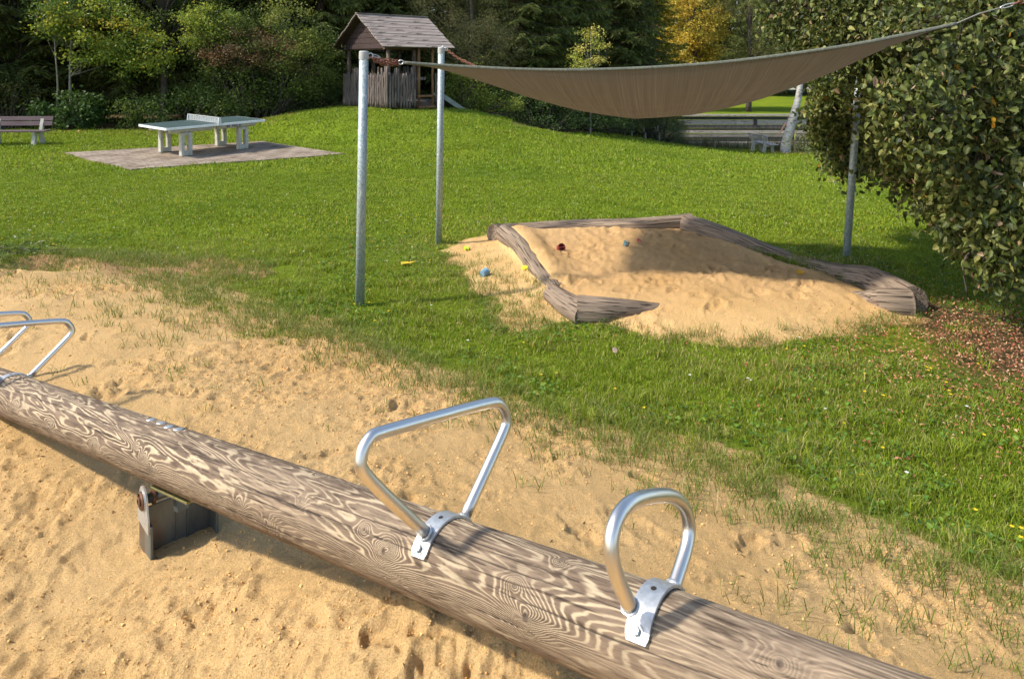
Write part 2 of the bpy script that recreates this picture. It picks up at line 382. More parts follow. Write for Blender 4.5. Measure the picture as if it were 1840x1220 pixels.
# leaf clouds -------------------------------------------------------
QUAD = (np.array([[0, -0.5, 0], [0.36, -0.02, 0.07], [0, 0.5, -0.05], [-0.36, -0.02, 0.07]]), np.array([[0, 1, 2, 3]]))
HEART = (np.array([[0, -0.42, 0], [0.26, -0.52, 0.05], [0.48, -0.25, 0.12], [0.34, 0.22, 0.10], [0, 0.62, -0.10], [-0.34, 0.22, 0.10], [-0.48, -0.25, 0.12], [-0.26, -0.52, 0.05]]),
         np.array([[0, 1, 2, 3, 4], [0, 4, 5, 6, 7]]))
BLADE3 = (np.array([[-0.5, 0, 0], [0.5, 0, 0], [0, 1, 0]]), np.array([[0, 1, 2]]))
def scatter_shape(shape, P, T, Nn, size, width=None, curl=None):
    """place copies: local y->T, z->Nn, x->T x N"""
    base, fc = shape; n = len(P); k = len(base)
    T = unit(T); B = unit(np.cross(T, Nn)); Nn = np.cross(B, T)
    size = np.broadcast_to(size, (n,)); width = size if width is None else np.broadcast_to(width, (n,))
    V = P[:, None, :] + base[None, :, 0, None] * B[:, None, :] * width[:, None, None] + base[None, :, 1, None] * T[:, None, :] * size[:, None, None] + base[None, :, 2, None] * Nn[:, None, :] * size[:, None, None] * (1 if curl is None else curl[:, None, None])
    Fc = (fc[None] + (np.arange(n) * k)[:, None, None]).reshape(-1, fc.shape[1])
    return V.reshape(-1, 3), Fc, k
def rdir(n):
    return unit(RNG.normal(size=(n, 3)))
def palette(n, pal, w=None, jit=0.25, clump=None):
    pal = np.array(pal); idx = RNG.choice(len(pal), n, p=w) if clump is None else clump
    c = pal[idx] * (1 + jit * (RNG.random((n, 1)) - 0.5) * 2) * (1 + 0.12 * (RNG.random((n, 3)) - 0.5))
    return np.clip(c, 0.002, 0.95)

# ------------------------------------------------------------------ ground sheets
M['ground'] = ground_mat()
def build_ground():
    rows = np.concatenate([np.linspace(-2, 1.15, 30)[:-1], 1.15 * np.exp(np.arange(0, math.log(95 / 1.15), 0.0058))])
    nu = 760; u = np.linspace(-1, 1, nu); u = np.sign(u) * np.abs(u) ** 1.15
    Y, U = np.meshgrid(rows, u, indexing='ij'); X = U * (np.maximum(Y, 0) * 1.0 + 1.3)
    z, m, da, dp, ds = HT(X, Y, True)
    # bare soil: wood edge on the left, under the linden, worn patches by the pond
    edge = 23.6 + 5.0 * S(-10, -6, X) + 0.10 * np.abs(X + 8) + 0.6 * fbm(X * 0.7, Y * 0.7, 3, 55)
    dirt = S(0, 0.8, Y - edge) * S(4.5, 0.5, X)
    dirt = np.maximum(dirt, S(0, 1.2, Y - (26.0 + (X - 1.0) * 2.3)) * S(8.0, 6.5, X) * S(-1, 1, X))
    ld = np.hypot((X - 4.2) / 1.0, (Y - 5.6) / 1.1); dirt = np.maximum(dirt, 0.9 * (1 - S(0.7, 1.4, ld + fbm(X * 1.5, Y * 1.5, 3, 9))))
    for (bx, by, rx, ry, s_) in [(6.2, 36.5, 2.6, 1.6, .5), (13.0, 34.0, 2.2, 1.5, .6), (9.2, 36.5, 3, 1.0, .35), (12.3, 36.5, 1, 1.0, .6)]:
        dirt = np.maximum(dirt, s_ * (1 - S(0.4, 1.1, np.hypot((X - bx) / rx, (Y - by) / ry) + .5 * fbm(X, Y, 3, 4))))
    damp = S(6.7, 7.3, Y + 0.25 * fbm(X * 1.5, Y * 1.5, 3, 66)) * S(-1.5, -2.5, X) * 0.9
    damp = np.maximum(damp, 0.42 * S(-.1, .3, dp) * S(6.0, 7.4, Y))  # pit sand only tinted darker and browner
    V = np.stack([X, Y, z], -1).reshape(-1, 3); nr = len(rows)
    I = np.arange(nr * nu).reshape(nr, nu); Fq = np.stack([I[:-1, :-1], I[:-1, 1:], I[1:, 1:], I[1:, :-1]], -1).reshape(-1, 4)
    mm = m.ravel(); dd = dp.ravel(); fm = mm[Fq].mean(1); fx = V[Fq[:, 0], 0]; fy = V[Fq[:, 0], 1]
    inpit = (ds.ravel()[Fq[:, 0]] > -0.6) & (fm > 0.5) & (fx > -1.2) & (fy > 5.0)
    sets = [('lawn', fm <= 0.5), ('sandpit_sand', inpit), ('sand', (fm > 0.5) & ~inpit)]
    for name, sel in sets:
        f = Fq[sel]; used = np.unique(f); remap = np.full(len(V), -1); remap[used] = np.arange(len(used))
        me = fastmesh(name, V[used], remap[f], M['ground'], attrs={'sandm': mm[used], 'dirt': dirt.ravel()[used], 'damp': damp.ravel()[used]}, smooth=True)
        tag(link(name, me), kind='structure')
build_ground()
def gz(x, y): return HT(np.asarray(x, float), np.asarray(y, float))

# ------------------------------------------------------------------ grass
M['grass'] = leafmat('grass_blades', trans=0.3, rough=0.55, spec=0.3)
GREENS = [(0.155, 0.225, 0.012), (0.20, 0.275, 0.014), (0.25, 0.31, 0.02), (0.12, 0.19, 0.012), (0.27, 0.31, 0.03), (0.40, 0.34, 0.12)]
def fan_points(n, d0, d1, a0=-0.86, a1=0.86):
    d = np.sqrt(RNG.random(n) * (d1 ** 2 - d0 ** 2) + d0 ** 2); a = RNG.random(n) * (a1 - a0) + a0
    return a * d, d
def blades(x, y, h, w, lean, col, segs=2, zoff=0.0, z=None):
    n = len(x); z = (gz(x, y) if z is None else z) + zoff - 0.004
    az = RNG.random(n) * 2 * math.pi; ld = np.stack([np.cos(az), np.sin(az), np.zeros(n)], 1)
    fa = RNG.random(n) * 2 * math.pi; wd = np.stack([np.cos(fa), np.sin(fa), np.zeros(n)], 1)
    P = np.stack([x, y, z], 1); up = np.array([0, 0, 1.0])
    mid = P + up * (h * 0.55)[:, None] + ld * (lean * h * 0.3)[:, None]
    tip = P + up * (h * np.sqrt(np.clip(1 - lean ** 2 * 0.75, 0.02, 1)))[:, None] + ld * (lean * h)[:, None]
    w = w[:, None] / 2
    V = np.stack([P - wd * w, P + wd * w, mid + wd * w * 0.8, mid - wd * w * 0.8, tip], 1).reshape(-1, 3)
    o = (np.arange(n) * 5)[:, None]
    T = np.concatenate([o + [0, 1, 2], o + [0, 2, 3], o + [3, 2, 4]], 0)
    return V, T, np.repeat(col, 5, 0)
def build_grass():
    Vs, Ts, Cs = [], [], []; off = 0
    for (n, d0, d1, h0, h1, w) in [(300000, 1.6, 5.5, .028, .062, .0042), (330000, 5.5, 9.5, .02, .048, .006), (260000, 9.5, 16, .025, .055, .011), (190000, 16, 27, .04, .08, .02), (60000, 27, 44, .05, .11, .035)]:
        n = int(n * 1.22); x, y = fan_points(n, d0, d1, -0.90, 1.04)
        m, da, dp, ds = ssmask(x, y)
        nz = fbm(x * 3.1, y * 3.1, 3, 90)
        # leaf-litter and worn zones carry fewer blades
        wear = 0.93 * (1 - S(0.65, 1.4, np.hypot((x - 4.2), (y - 5.6) / 1.1) + nz))
        near_s = S(-1.3, 0.15, np.maximum(da, ds) + 0.5 * nz)
        mA = S(-0.55, 0.55, da + 0.9 * nz); mB = S(0.25, 0.75, np.where(da > -0.8, 0, m) + nz * 0.3) * (dp < 0.02) + (dp >= 0.02)
        worn = S(0.05, 0.35, fbm(x * 0.8, y * 0.8, 3, 101) + 0.25 * S(-1.6, 0, ds)) * S(12, 8, y)
        keep = RNG.random(n) > np.clip(mA ** 0.55 * (da > -1.2) + mB + wear + 0.40 * worn + 0.3 * near_s * S(-.15, .25, nz + .05), 0, 1)
        edge = 23.6 + 5.0 * S(-10, -6, x) + 0.10 * np.abs(x + 8); keep &= ~((y > edge) & (x < 1.5)) | (RNG.random(n) < 0.03)
        keep &= ~((y > 26.0 + (x - 1.0) * 2.3) & (x > 0) & (x < 7)) | (RNG.random(n) < 0.05)
        keep &= ~((y > 34.6 + (14.3 - x) * 2.0) & (x > 7))
        keep &= polydist(x, y, PATIO) < 0.0
        x, y, nz, ns = x[keep], y[keep], nz[keep], near_s[keep]; k = len(x)
        big = fbm(x * 0.45, y * 0.45, 3, 23); cl = np.clip(2 + big * 3.5 + RNG.normal(size=k) * 0.9, 0, 4).astype(int)
        cl = np.where(RNG.random(k) < 0.03 + 0.22 * ns + 0.12 * worn[keep], 5, cl); col = palette(k, GREENS, clump=cl, jit=0.3)
        tuft = 1 + 0.9 * S(0.1, 0.35, fbm(x * 5, y * 5, 2, 44)) * (y < 9)
        h = (h0 + (h1 - h0) * RNG.random(k)) * (0.75 + 0.9 * (nz + .3)) * tuft
        V, T, C = blades(x, y, h, np.full(k, w) * (0.7 + .6 * RNG.random(k)), 0.2 + 0.75 * RNG.random(k), col)
        Vs.append(V); Ts.append(T + off); Cs.append(C); off += len(V)
    me = fastmesh('lawn_grass', np.concatenate(Vs), np.concatenate(Ts), M['grass'], np.concatenate(Cs))
    tag(link('lawn_grass', me), 'short mown green grass covering the lawn around the sandpit', 'grass', kind='stuff')
    # sparse sprigs growing out of the sand
    n = 24000; x, y = fan_points(n, 1.3, 8.6, -0.8, 0.8); m, da, dp, ds = ssmask(x, y)
    nz = fbm(x * 1.3, y * 1.3, 3, 61)
    dens = np.exp(-np.maximum(da, 0) / 0.42) * S(-0.25, 0.10, nz + .06)
    dens = np.where((ds > -0.3) & (dp < 0), 0.9 * np.exp(-np.maximum(ds, 0) / 0.35), dens)
    dens = np.where((x < -0.4) & (da > 0) & (y > 3.6), np.maximum(dens, 0.16 * S(1.9, 0.6, da) * S(-.1, .2, nz)), dens)
    dens = np.maximum(dens, 0.95 * np.exp(-(da / 0.38) ** 2) * (np.abs(da) < 1.2))
    dens = np.where((y < 3.4) & (da > 1.0) & (x < 1.0), 0, dens)
    keep = (RNG.random(n) < dens * 0.95) & (m > 0.2) & (dp < 0.0)
    x, y = x[keep], y[keep]; k = len(x); per = 11
    X = np.repeat(x, per) + RNG.normal(size=k * per) * 0.028; Y = np.repeat(y, per) + RNG.normal(size=k * per) * 0.028
    n2 = k * per; col = palette(n2, [(0.10, 0.16, 0.015), (0.15, 0.21, 0.025), (0.24, 0.25, 0.06), (0.42, 0.35, 0.15)], [.35, .35, .2, .1])
    h = RNG.uniform(0.03, 0.11, n2) * np.repeat(RNG.uniform(0.6, 1.35, k), per)
    V, T, C = blades(X, Y, h, RNG.uniform(0.002, 0.0045, n2), RNG.uniform(0.4, 1.0, n2), col)
    tag(link('sand_grass', fastmesh('sand_grass', V, T, M['grass'], C)), 'thin dark grass sprigs poking through the sand beside the seesaw', 'grass', kind='stuff')
def build_clover():
    n = 26000; x, y = fan_points(n, 2.2, 9.5, -0.76, 0.8); m = ssmask(x, y)[0]; kp = (m < 0.35) & (fbm(x * 1.1, y * 1.1, 3, 131) > 0.06); x, y = x[kp], y[kp]; k = len(x)
    V, Fq, kk = scatter_shape(HEART, np.stack([x, y, gz(x, y) + RNG.uniform(.02, .055, k)], 1), unit(RNG.normal(size=(k, 3)) * [1, 1, .25]), unit(rdir(k) * .5 + [0, 0, 1.]), RNG.uniform(.012, .030, k), curl=RNG.uniform(0, 1.5, k))
    tag(link('clover', fastmesh('clover', V, Fq, M['grass'], np.repeat(palette(k, [(0.10, 0.19, 0.02), (0.15, 0.24, 0.03), (0.07, 0.14, 0.02)]), kk, 0))), 'small broad clover and weed leaves in the lawn near the seesaw', 'weeds', kind='stuff')
build_clover()
PATIO = [gp(*p)[:2] for p in [(115, 276.5), (236, 306.5), (619, 278), (470, 255.5)]]
build_grass()

# flowers and fallen leaves
M['petal'] = leafmat('petals', trans=0.2)
M['litter'] = leafmat('dry_leaves', trans=0.15, rough=0.8, spec=0.1)
def build_flowers():
    pts = []
    for (px, py) in [(1000, 683), (972, 686), (1105, 712), (800, 434), (786, 436), (797, 432), (804, 439), (636, 556), (664, 530), (1480, 567), (1650, 556), (1700, 700), (1705, 715), (1708, 722), (1665, 672), (1668, 678), (1672, 674), (1818, 965), (1835, 968), (1834, 985), (1553, 684), (1505, 600), (1757, 666), (1548, 870), (663, 553), (1586, 820)]:
        pts.append((*gp(px, py)[:2], 0.013, 0))
    n = 240; x, y = fan_points(n, 2.4, 11, -0.7, 0.8)
    for i in range(n): pts.append((x[i], y[i], 0.013, 0 if random.random() < .6 else 1))
    n = 1300; x, y = fan_points(n, 8, 20, -0.8, 0.8)
    for i in range(n): pts.append((x[i], y[i], 0.013, 0 if random.random() < .75 else 1))
    P = np.array(pts); m = ssmask(P[:, 0], P[:, 1])[0]; P = P[(m < 0.4) & (polydist(P[:, 0], P[:, 1], PATIO) < 0)]
    z = gz(P[:, 0], P[:, 1]) + 0.05; Vs, Fs, Cs = [], [], []; off = 0
    for k in range(5):
        a = 2 * math.pi * k / 5; d = np.array([math.cos(a), math.sin(a), 0.35]); D = np.repeat(d[None], len(P), 0)
        C0 = np.stack([P[:, 0], P[:, 1], z], 1) + D * P[:, 2:3] * 0.5
        V, Fq, kk = scatter_shape(QUAD, C0, D, np.repeat([[0, 0, 1.0]], len(P), 0), P[:, 2] * 1.1)
        col = np.where(P[:, 3:4] > 0.5, [[0.75, 0.75, 0.65]], [[0.80, 0.55, 0.02]])
        Vs.append(V); Fs.append(Fq + off); Cs.append(np.repeat(col, kk, 0)); off += len(V)
    tag(link('meadow_flowers', fastmesh('meadow_flowers', np.concatenate(Vs), np.concatenate(Fs), M['petal'], np.concatenate(Cs))), 'tiny yellow and white meadow flowers dotted over the lawn', 'flowers', kind='stuff')
def build_litter():
    pts = []
    n = 9500; a = RNG.normal(size=(n, 2)); x = 4.0 + a[:, 0] * 0.85; y = 5.5 + a[:, 1] * 0.9
    x2, y2 = fan_points(420, 2.4, 10, -0.3, 0.8); x3 = 13.2 + RNG.normal(size=500) * 1.5; y3 = 34.5 + RNG.normal(size=500) * 1.2
    x4 = 6 + RNG.normal(size=400) * 1.6; y4 = 36 + RNG.normal(size=400) * 1.5; x5 = RNG.uniform(-16, -7, 500); y5 = RNG.uniform(22.5, 24.5, 500)
    X = np.concatenate([x, x2, x3, x4, x5]); Y = np.concatenate([y, y2, y3, y4, y5])
    m = ssmask(X, Y)[0]; kp = (m < 0.75) | (RNG.random(len(X)) < 0.12); X, Y = X[kp], Y[kp]
    z = gz(X, Y) + 0.018 + 0.03 * RNG.random(len(X)); nn = len(X)
    V, Fq, k = scatter_shape(QUAD, np.stack([X, Y, z], 1), unit(RNG.normal(size=(nn, 3)) * [1, 1, .25]), unit(rdir(nn) * 0.7 + [0, 0, 1.0]), RNG.uniform(0.014, 0.040, nn) * np.where(Y > 15, 2.5, 1), RNG.uniform(0.008, 0.022, nn) * np.where(Y > 15, 2.5, 1), curl=RNG.uniform(0.5, 5, nn))
    C = palette(nn, [(0.38, 0.13, 0.07), (0.28, 0.11, 0.055), (0.52, 0.26, 0.14), (0.60, 0.40, 0.22), (0.12, 0.06, 0.03)], [.3, .25, .2, .15, .1])
    tag(link('fallen_leaves', fastmesh('fallen_leaves', V, Fq, M['litter'], np.repeat(C, k, 0))), 'reddish brown dry leaves strewn on the ground below the linden', 'leaf litter', kind='stuff')
    # dark crumbs and twigs on the sand
    n = 900; x, y = fan_points(n, 1.5, 10, -0.75, 0.6); m, da, dp, ds = ssmask(x, y); kp = m > 0.6; x, y = x[kp], y[kp]; nn = len(x)
    V, Fq, k = scatter_shape(QUAD, np.stack([x, y, gz(x, y) + 0.004], 1), unit(RNG.normal(size=(nn, 3)) * [1, 1, .1]), unit(rdir(nn) * .5 + [0, 0, 1.]), RNG.uniform(0.006, 0.03, nn), RNG.uniform(0.003, 0.012, nn))
    C = palette(nn, [(0.06, 0.04, 0.025), (0.15, 0.08, 0.04), (0.09, 0.07, 0.05)])
    tag(link('bark_crumbs', fastmesh('bark_crumbs', V, Fq, M['litter'], np.repeat(C, k, 0))), 'tiny dark bark crumbs and twigs scattered over the sand', 'debris', kind='stuff')
def build_crumbs():
    n = 150000; x, y = fan_points(n, 1.25, 6.5, -0.78, 0.7); m, da, dp, ds = ssmask(x, y); pt = fbm(x * 1.1, y * 1.1, 3, 77); kp = (m > 0.8) & (RNG.random(n) < 0.12 + 0.75 * S(-.05, .3, pt)); x, y = x[kp], y[kp]; k = len(x)
    base = np.array([[1, 0, 0], [-.5, .87, .1], [-.5, -.87, -.1], [0.05, .02, .8], [-.02, 0, -.7]], float); fc = np.array([[0, 1, 3], [1, 2, 3], [2, 0, 3], [1, 0, 4], [2, 1, 4], [0, 2, 4]])
    sz = np.clip(RNG.lognormal(-5.95, .55, k), .0012, .009) * (0.7 + 0.10 * y)
    V, Fq, kk = scatter_shape((base, fc), np.stack([x, y, gz(x, y) + sz * .15], 1), rdir(k), rdir(k), sz, sz * RNG.uniform(.7, 1.1, k))
    tag(link('sand_crumbs', fastmesh('sand_crumbs', V, Fq, M['sandgrain'])), 'loose crumbs of damp sand lying on the trampled sand', 'sand', kind='stuff')
M['sandgrain'] = simple('sand_crumb', (0.74, 0.46, 0.185), (0.60, 0.36, 0.13), scale=30, rough=.95, spec=.1, bump=0)
build_crumbs()
build_flowers(); build_litter()

# ------------------------------------------------------------------ seesaw
M['galv'] = simple('galvanised_steel', (0.62, 0.62, 0.60), (0.46, 0.47, 0.46), scale=60, rough=0.45, metal=0.75, bump=0.05, detail_=3)
M['steel'] = simple('brushed_stainless', (0.80, 0.74, 0.66), (0.68, 0.63, 0.56), scale=40, rough=0.36, metal=1.0, bump=0.08, bscale=400, stretch=(0.05, 1, 1), attr='lc')
M['bolt'] = simple('zinc_bolt', (0.5, 0.52, 0.5), (0.36, 0.38, 0.38), scale=30, rough=0.4, metal=0.9)
M['stand'] = simple('dull_steel_plate', (0.20, 0.21, 0.19), (0.10, 0.115, 0.11), scale=7, rough=0.5, metal=0.6, bump=0.05, stretch=(1, 1, .35), spots=((0.17, 0.12, 0.08), 5, 0.56))
M['rust'] = simple('rusty_steel', (0.22, 0.11, 0.06), (0.07, 0.045, 0.035), scale=30, rough=0.6, metal=0.5, bump=0.3)
M['brass'] = simple('yellowed_plate', (0.30, 0.27, 0.10), (0.20, 0.18, 0.08), scale=20, rough=0.5, metal=0.6)
AXD = unit(np.array([-0.78186469, 0.60799399, -0.1379526]))
AX0 = np.array([0.95376948, 0.98357953, -1.07071729 + EYE]); BR = 0.10
def axp(t): return AX0 + AXD * t
AXS = unit(np.cross(AXD, [0, 0, 1.0]));            # sideways (away from camera or towards)
if AXS[1] > 0: AXS = -AXS                          # towards the camera
AXU = unit(np.cross(AXS, AXD)); AXU = AXU * np.sign(AXU[2])
KNOTS = []
def knot(px, py, r, amp=1.0): KNOTS.append((px, py, r, amp))
for k_ in [(945, 1107, .016, 1), (925, 1052, .009, .7), (690, 990, .014, .9), (480, 940, .012, .7), (258, 822, .009, .8), (275, 845, .008, .7), (168, 800, .010, .9), (88, 770, .012, .8), (430, 905, .009, .6), (1006, 1010, .007, .6), (655, 950, .008, .6), (575, 852, .006, .5), (245, 802, .006, .5), (25, 735, .012, .8), (700, 985, .008, .4), (1400, 1190, .014, .9), (540, 900, .007, .5)]: knot(*k_)
def seesaw_beam(parent):
    nL, nA = 1500, 300; t0, t1 = 0.22, 5.42
    t = np.linspace(t0, t1, nL); a = np.linspace(0, 2 * math.pi, nA, endpoint=False)
    T, A = np.meshgrid(t, a, indexing='ij')
    # angle 0 = towards camera side, pi/2 = up
    field = 0
    ca, sa = np.cos(A), np.sin(A)
    def n3(sx, sa_, seed, o=3):        # seamless noise around the beam
        u = ca * sa_; v = sa * sa_
        return fbm(T * sx + u * 1.7, v + T * 0.37 * sx, o, seed) + fbm(T * sx * 1.13 - v * 1.3 + 5, u + 3.3, o, seed + 50)
    field = 0.85 * n3(0.9, 0.75, 3, 2) + 0.30 * n3(2.4, 1.7, 13, 2) + 0.10 * n3(6.5, 3.6, 23, 2) + 0.012 * n3(45, 9, 43, 2) + 1.15 * sa
    kd = np.zeros_like(T); rad = np.full_like(T, BR) * (1 + 0.012 * n3(1.5, 1, 71, 2))
    for px, py, r, amp in KNOTS:
        ray = unit(np.array([(px - CX) / F, 1, -(py - CY) / F])); o = np.array([0, 0, EYE]) - AX0
        w = o - AXD * (o @ AXD); dr = ray - AXD * (ray @ AXD)
        qa = dr @ dr; qb = 2 * w @ dr; qc = w @ w - BR * BR; D = qb * qb - 4 * qa * qc
        if D < 0: continue
        s_ = (-qb - math.sqrt(D)) / (2 * qa); p = np.array([0, 0, EYE]) + ray * s_ - AX0
        tk = p @ AXD; ak = math.atan2(p @ AXU, p @ AXS)
        da = (A - ak + math.pi) % (2 * math.pi) - math.pi
        X = (T - tk); Yv = da * BR
        rr = np.sqrt((X / 1.0) ** 2 + (Yv / 0.8) ** 2)
        field = field + amp * 1.1 * np.exp(-(rr / (r * 2.6)) ** 1.3) + amp * 0.28 * np.exp(-((X / .22) ** 2 + (Yv / .05) ** 2))
        rk = np.sqrt((X / .8) ** 2 + Yv ** 2)
        kd = np.maximum(kd, (1 - S(r * 0.45, r * 0.8, rk)) * amp)
        rad = rad + amp * (0.0035 * np.exp(-(rr / (r * 1.8)) ** 2)) - 0.005 * (1 - S(r * .1, r * .45, rk)) * amp
    rad = rad * (1 - 0.09 * S(0.95, 0.35, T) * S(-0.6, 0.6, sa))
    # long drying cracks
    cr = np.zeros_like(T)
    for i in range(30):
        tc, ac, ln = random.uniform(0.3, 5.3), random.uniform(-0.9, 2.2), random.uniform(0.12, 0.8)
        if i < 4: tc, ac, ln = [(1.3, .95, .9), (2.6, 1.05, .9), (4.0, .9, .8), (0.9, .5, .6)][i]
        path = ac + 0.10 * vn(T * 2.2, T * 0 + i, 5 + i) + 0.03 * vn(T * 15, T * 0 + i, 25 + i)
        da = (A - path + math.pi) % (2 * math.pi) - math.pi
        w = (0.0017 if i < 4 else 0.0010) * (1 - np.abs(T - tc) / ln)
        c = (1 - S(0.5, 1.4, np.abs(da * BR) / np.maximum(w, 1e-5))) * (np.abs(T - tc) < ln)
        cr = np.maximum(cr, c)
    rad = rad - 0.003 * cr
    ringv = np.sin(field * 2 * math.pi * 8.5); rad = rad + 0.0005 * ringv
    P = AX0[None, None] + T[..., None] * AXD + (ca * rad)[..., None] * AXS + (sa * rad)[..., None] * AXU
    loc = np.array(parent.location); V = (P - loc).reshape(-1, 3)
    I = np.arange(nL * nA).reshape(nL, nA); J = np.roll(I, -1, 1)
    Fq = np.stack([I[:-1], I[1:], J[1:], J[:-1]], -1).reshape(-1, 4)
    me = fastmesh('beam', V, Fq, M['beam'], attrs={'field': field.ravel(), 'knot': kd.ravel(), 'crack': cr.ravel(), 'fade': (0.10 + 0.75 * S(1.15, 0.55, T) + 0.35 * S(0.55, -0.4, sa * 1.0)).ravel(), 'lc': np.stack([T, ca * BR, sa * BR], -1).reshape(-1, 3)}, smooth=True)
    beam = link('beam', me, parent)
    for nm, e in (('near', 0), ('far', nL - 1)):
        pass
    return beam
def beam_mat():
    m, N, L, P = newmat('grained_pine'); P.inputs['Roughness'].default_value = 0.75; P.inputs['Specular IOR Level'].default_value = 0.25
    a = N.new('ShaderNodeAttribute'); a.attribute_name = 'field'; lc = N.new('ShaderNodeAttribute'); lc.attribute_name = 'lc'
    mp = N.new('ShaderNodeMapping'); mp.inputs['Scale'].default_value = (5, 60, 60); L.new(lc.outputs['Vector'], mp.inputs[0])
    fb = N.new('ShaderNodeTexNoise'); fb.inputs['Scale'].default_value = 1.6; fb.inputs['Detail'].default_value = 6; fb.inputs['Roughness'].default_value = 0.7; L.new(mp.outputs[0], fb.inputs['Vector'])
    wob = nd(N, 'ShaderNodeMath', operation='MULTIPLY_ADD'); L.new(fb.outputs[0], wob.inputs[0]); wob.inputs[1].default_value = 0.045; L.new(a.outputs['Fac'], wob.inputs[2])
    ml = nd(N, 'ShaderNodeMath', operation='MULTIPLY'); L.new(wob.outputs[0], ml.inputs[0]); ml.inputs[1].default_value = 8.5 * 2 * math.pi
    sn = nd(N, 'ShaderNodeMath', operation='SINE'); L.new(ml.outputs[0], sn.inputs[0])
    ma = nd(N, 'ShaderNodeMath', operation='MULTIPLY_ADD'); L.new(sn.outputs[0], ma.inputs[0]); ma.inputs[1].default_value = 0.5; ma.inputs[2].default_value = 0.5
    # band contrast fades on the flanks
    mpn = N.new('ShaderNodeMapping'); mpn.inputs['Scale'].default_value = (1.6, 9, 9); L.new(lc.outputs['Vector'], mpn.inputs[0])
    lf = N.new('ShaderNodeTexNoise'); lf.inputs['Scale'].default_value = 1.0; lf.inputs['Detail'].default_value = 5; L.new(mpn.outputs[0], lf.inputs['Vector'])
    r = ramp(N, [(0.25, (0.115, 0.075, 0.048)), (0.60, (0.17, 0.115, 0.074)), (0.78, (0.33, 0.25, 0.155)), (0.95, (0.50, 0.395, 0.25))]); L.new(ma.outputs[0], r.inputs[0])
    grey = ramp(N, [(0.32, (0.105, 0.072, 0.048)), (0.68, (0.33, 0.24, 0.155))]); L.new(fb.outputs[0], grey.inputs[0])
    lr = ramp(N, [(0.36, (0.05, 0.05, 0.05)), (0.64, (0.72, 0.72, 0.72))]); L.new(lf.outputs[0], lr.inputs[0])
    fa = N.new('ShaderNodeAttribute'); fa.attribute_name = 'fade'; fm = nd(N, 'ShaderNodeMath', operation='MAXIMUM'); L.new(lr.outputs[0], fm.inputs[0]); L.new(fa.outputs['Fac'], fm.inputs[1])
    mx = nd(N, 'ShaderNodeMixRGB'); L.new(fm.outputs[0], mx.inputs[0]); L.new(r.outputs[0], mx.inputs[1]); L.new(grey.outputs[0], mx.inputs[2])
    fr = ramp(N, [(0.36, (0.45, 0.42, 0.39)), (0.48, (1, 1, 1)), (0.8, (1.12, 1.1, 1.08))]); L.new(fb.outputs[0], fr.inputs[0])
    m2 = nd(N, 'ShaderNodeMixRGB', blend_type='MULTIPLY'); m2.inputs[0].default_value = 0.7; L.new(mx.outputs[0], m2.inputs[1]); L.new(fr.outputs[0], m2.inputs[2])
    # short hairline checks
    mp3 = N.new('ShaderNodeMapping'); mp3.inputs['Scale'].default_value = (1.3, 55, 55); mp3.inputs['Location'].default_value = (3, 1, 2); L.new(lc.outputs['Vector'], mp3.inputs[0])
    hn = N.new('ShaderNodeTexNoise'); hn.inputs['Scale'].default_value = 1.5; hn.inputs['Detail'].default_value = 2; L.new(mp3.outputs[0], hn.inputs['Vector'])
    hr = ramp(N, [(0.31, (0.3, 0.27, 0.25)), (0.345, (1, 1, 1))]); L.new(hn.outputs[0], hr.inputs[0])
    m2b = nd(N, 'ShaderNodeMixRGB', blend_type='MULTIPLY'); m2b.inputs[0].default_value = 0.9; L.new(m2.outputs[0], m2b.inputs[1]); L.new(hr.outputs[0], m2b.inputs[2])
    k = N.new('ShaderNodeAttribute'); k.attribute_name = 'knot'; m3 = nd(N, 'ShaderNodeMixRGB'); L.new(k.outputs['Fac'], m3.inputs[0]); L.new(m2b.outputs[0], m3.inputs[1]); m3.inputs[2].default_value = (0.10, 0.07, 0.05, 1)
    c = N.new('ShaderNodeAttribute'); c.attribute_name = 'crack'; m4 = nd(N, 'ShaderNodeMixRGB'); L.new(c.outputs['Fac'], m4.inputs[0]); L.new(m3.outputs[0], m4.inputs[1]); m4.inputs[2].default_value = (0.035, 0.025, 0.02, 1)
    L.new(m4.outputs[0], P.inputs['Base Color'])
    b = N.new('ShaderNodeBump'); b.inputs['Strength'].default_value = 0.5; b.inputs['Distance'].default_value = 0.004
    ad = nd(N, 'ShaderNodeMath', operation='MULTIPLY_ADD'); L.new(ma.outputs[0], ad.inputs[0]); ad.inputs[1].default_value = 0.35; L.new(fb.outputs[0], ad.inputs[2])
    L.new(ad.outputs[0], b.inputs['Height']); L.new(b.outputs[0], P.inputs['Normal'])
    return m
M['beam'] = beam_mat()
def plane_hit(px, py, t):
    r = np.array([(px - CX) / F, 1, -(py - CY) / F]); c = axp(t) - np.array([0, 0, EYE]); s_ = (c @ AXD) / (r @ AXD)
    p = r * s_ - c; return np.array([p @ AXS, p @ AXU])
H1 = [plane_hit(x, y, 1.44) for x, y in [(764, 956), (657.5, 857), (648.7, 830), (653, 804), (668, 784), (690, 775), (874, 724.5), (896, 725), (908, 741), (909.8, 759), (904, 779), (834, 931)]]
H2 = [plane_hit(x, y, 0.83) for x, y in [(1132, 1089), (1107, 1034), (1099, 997), (1099, 963), (1109, 929), (1128, 906), (1150, 895), (1197, 888), (1221, 899), (1234, 921), (1238.5, 945), (1237, 966), (1230, 997), (1210, 1057)]]
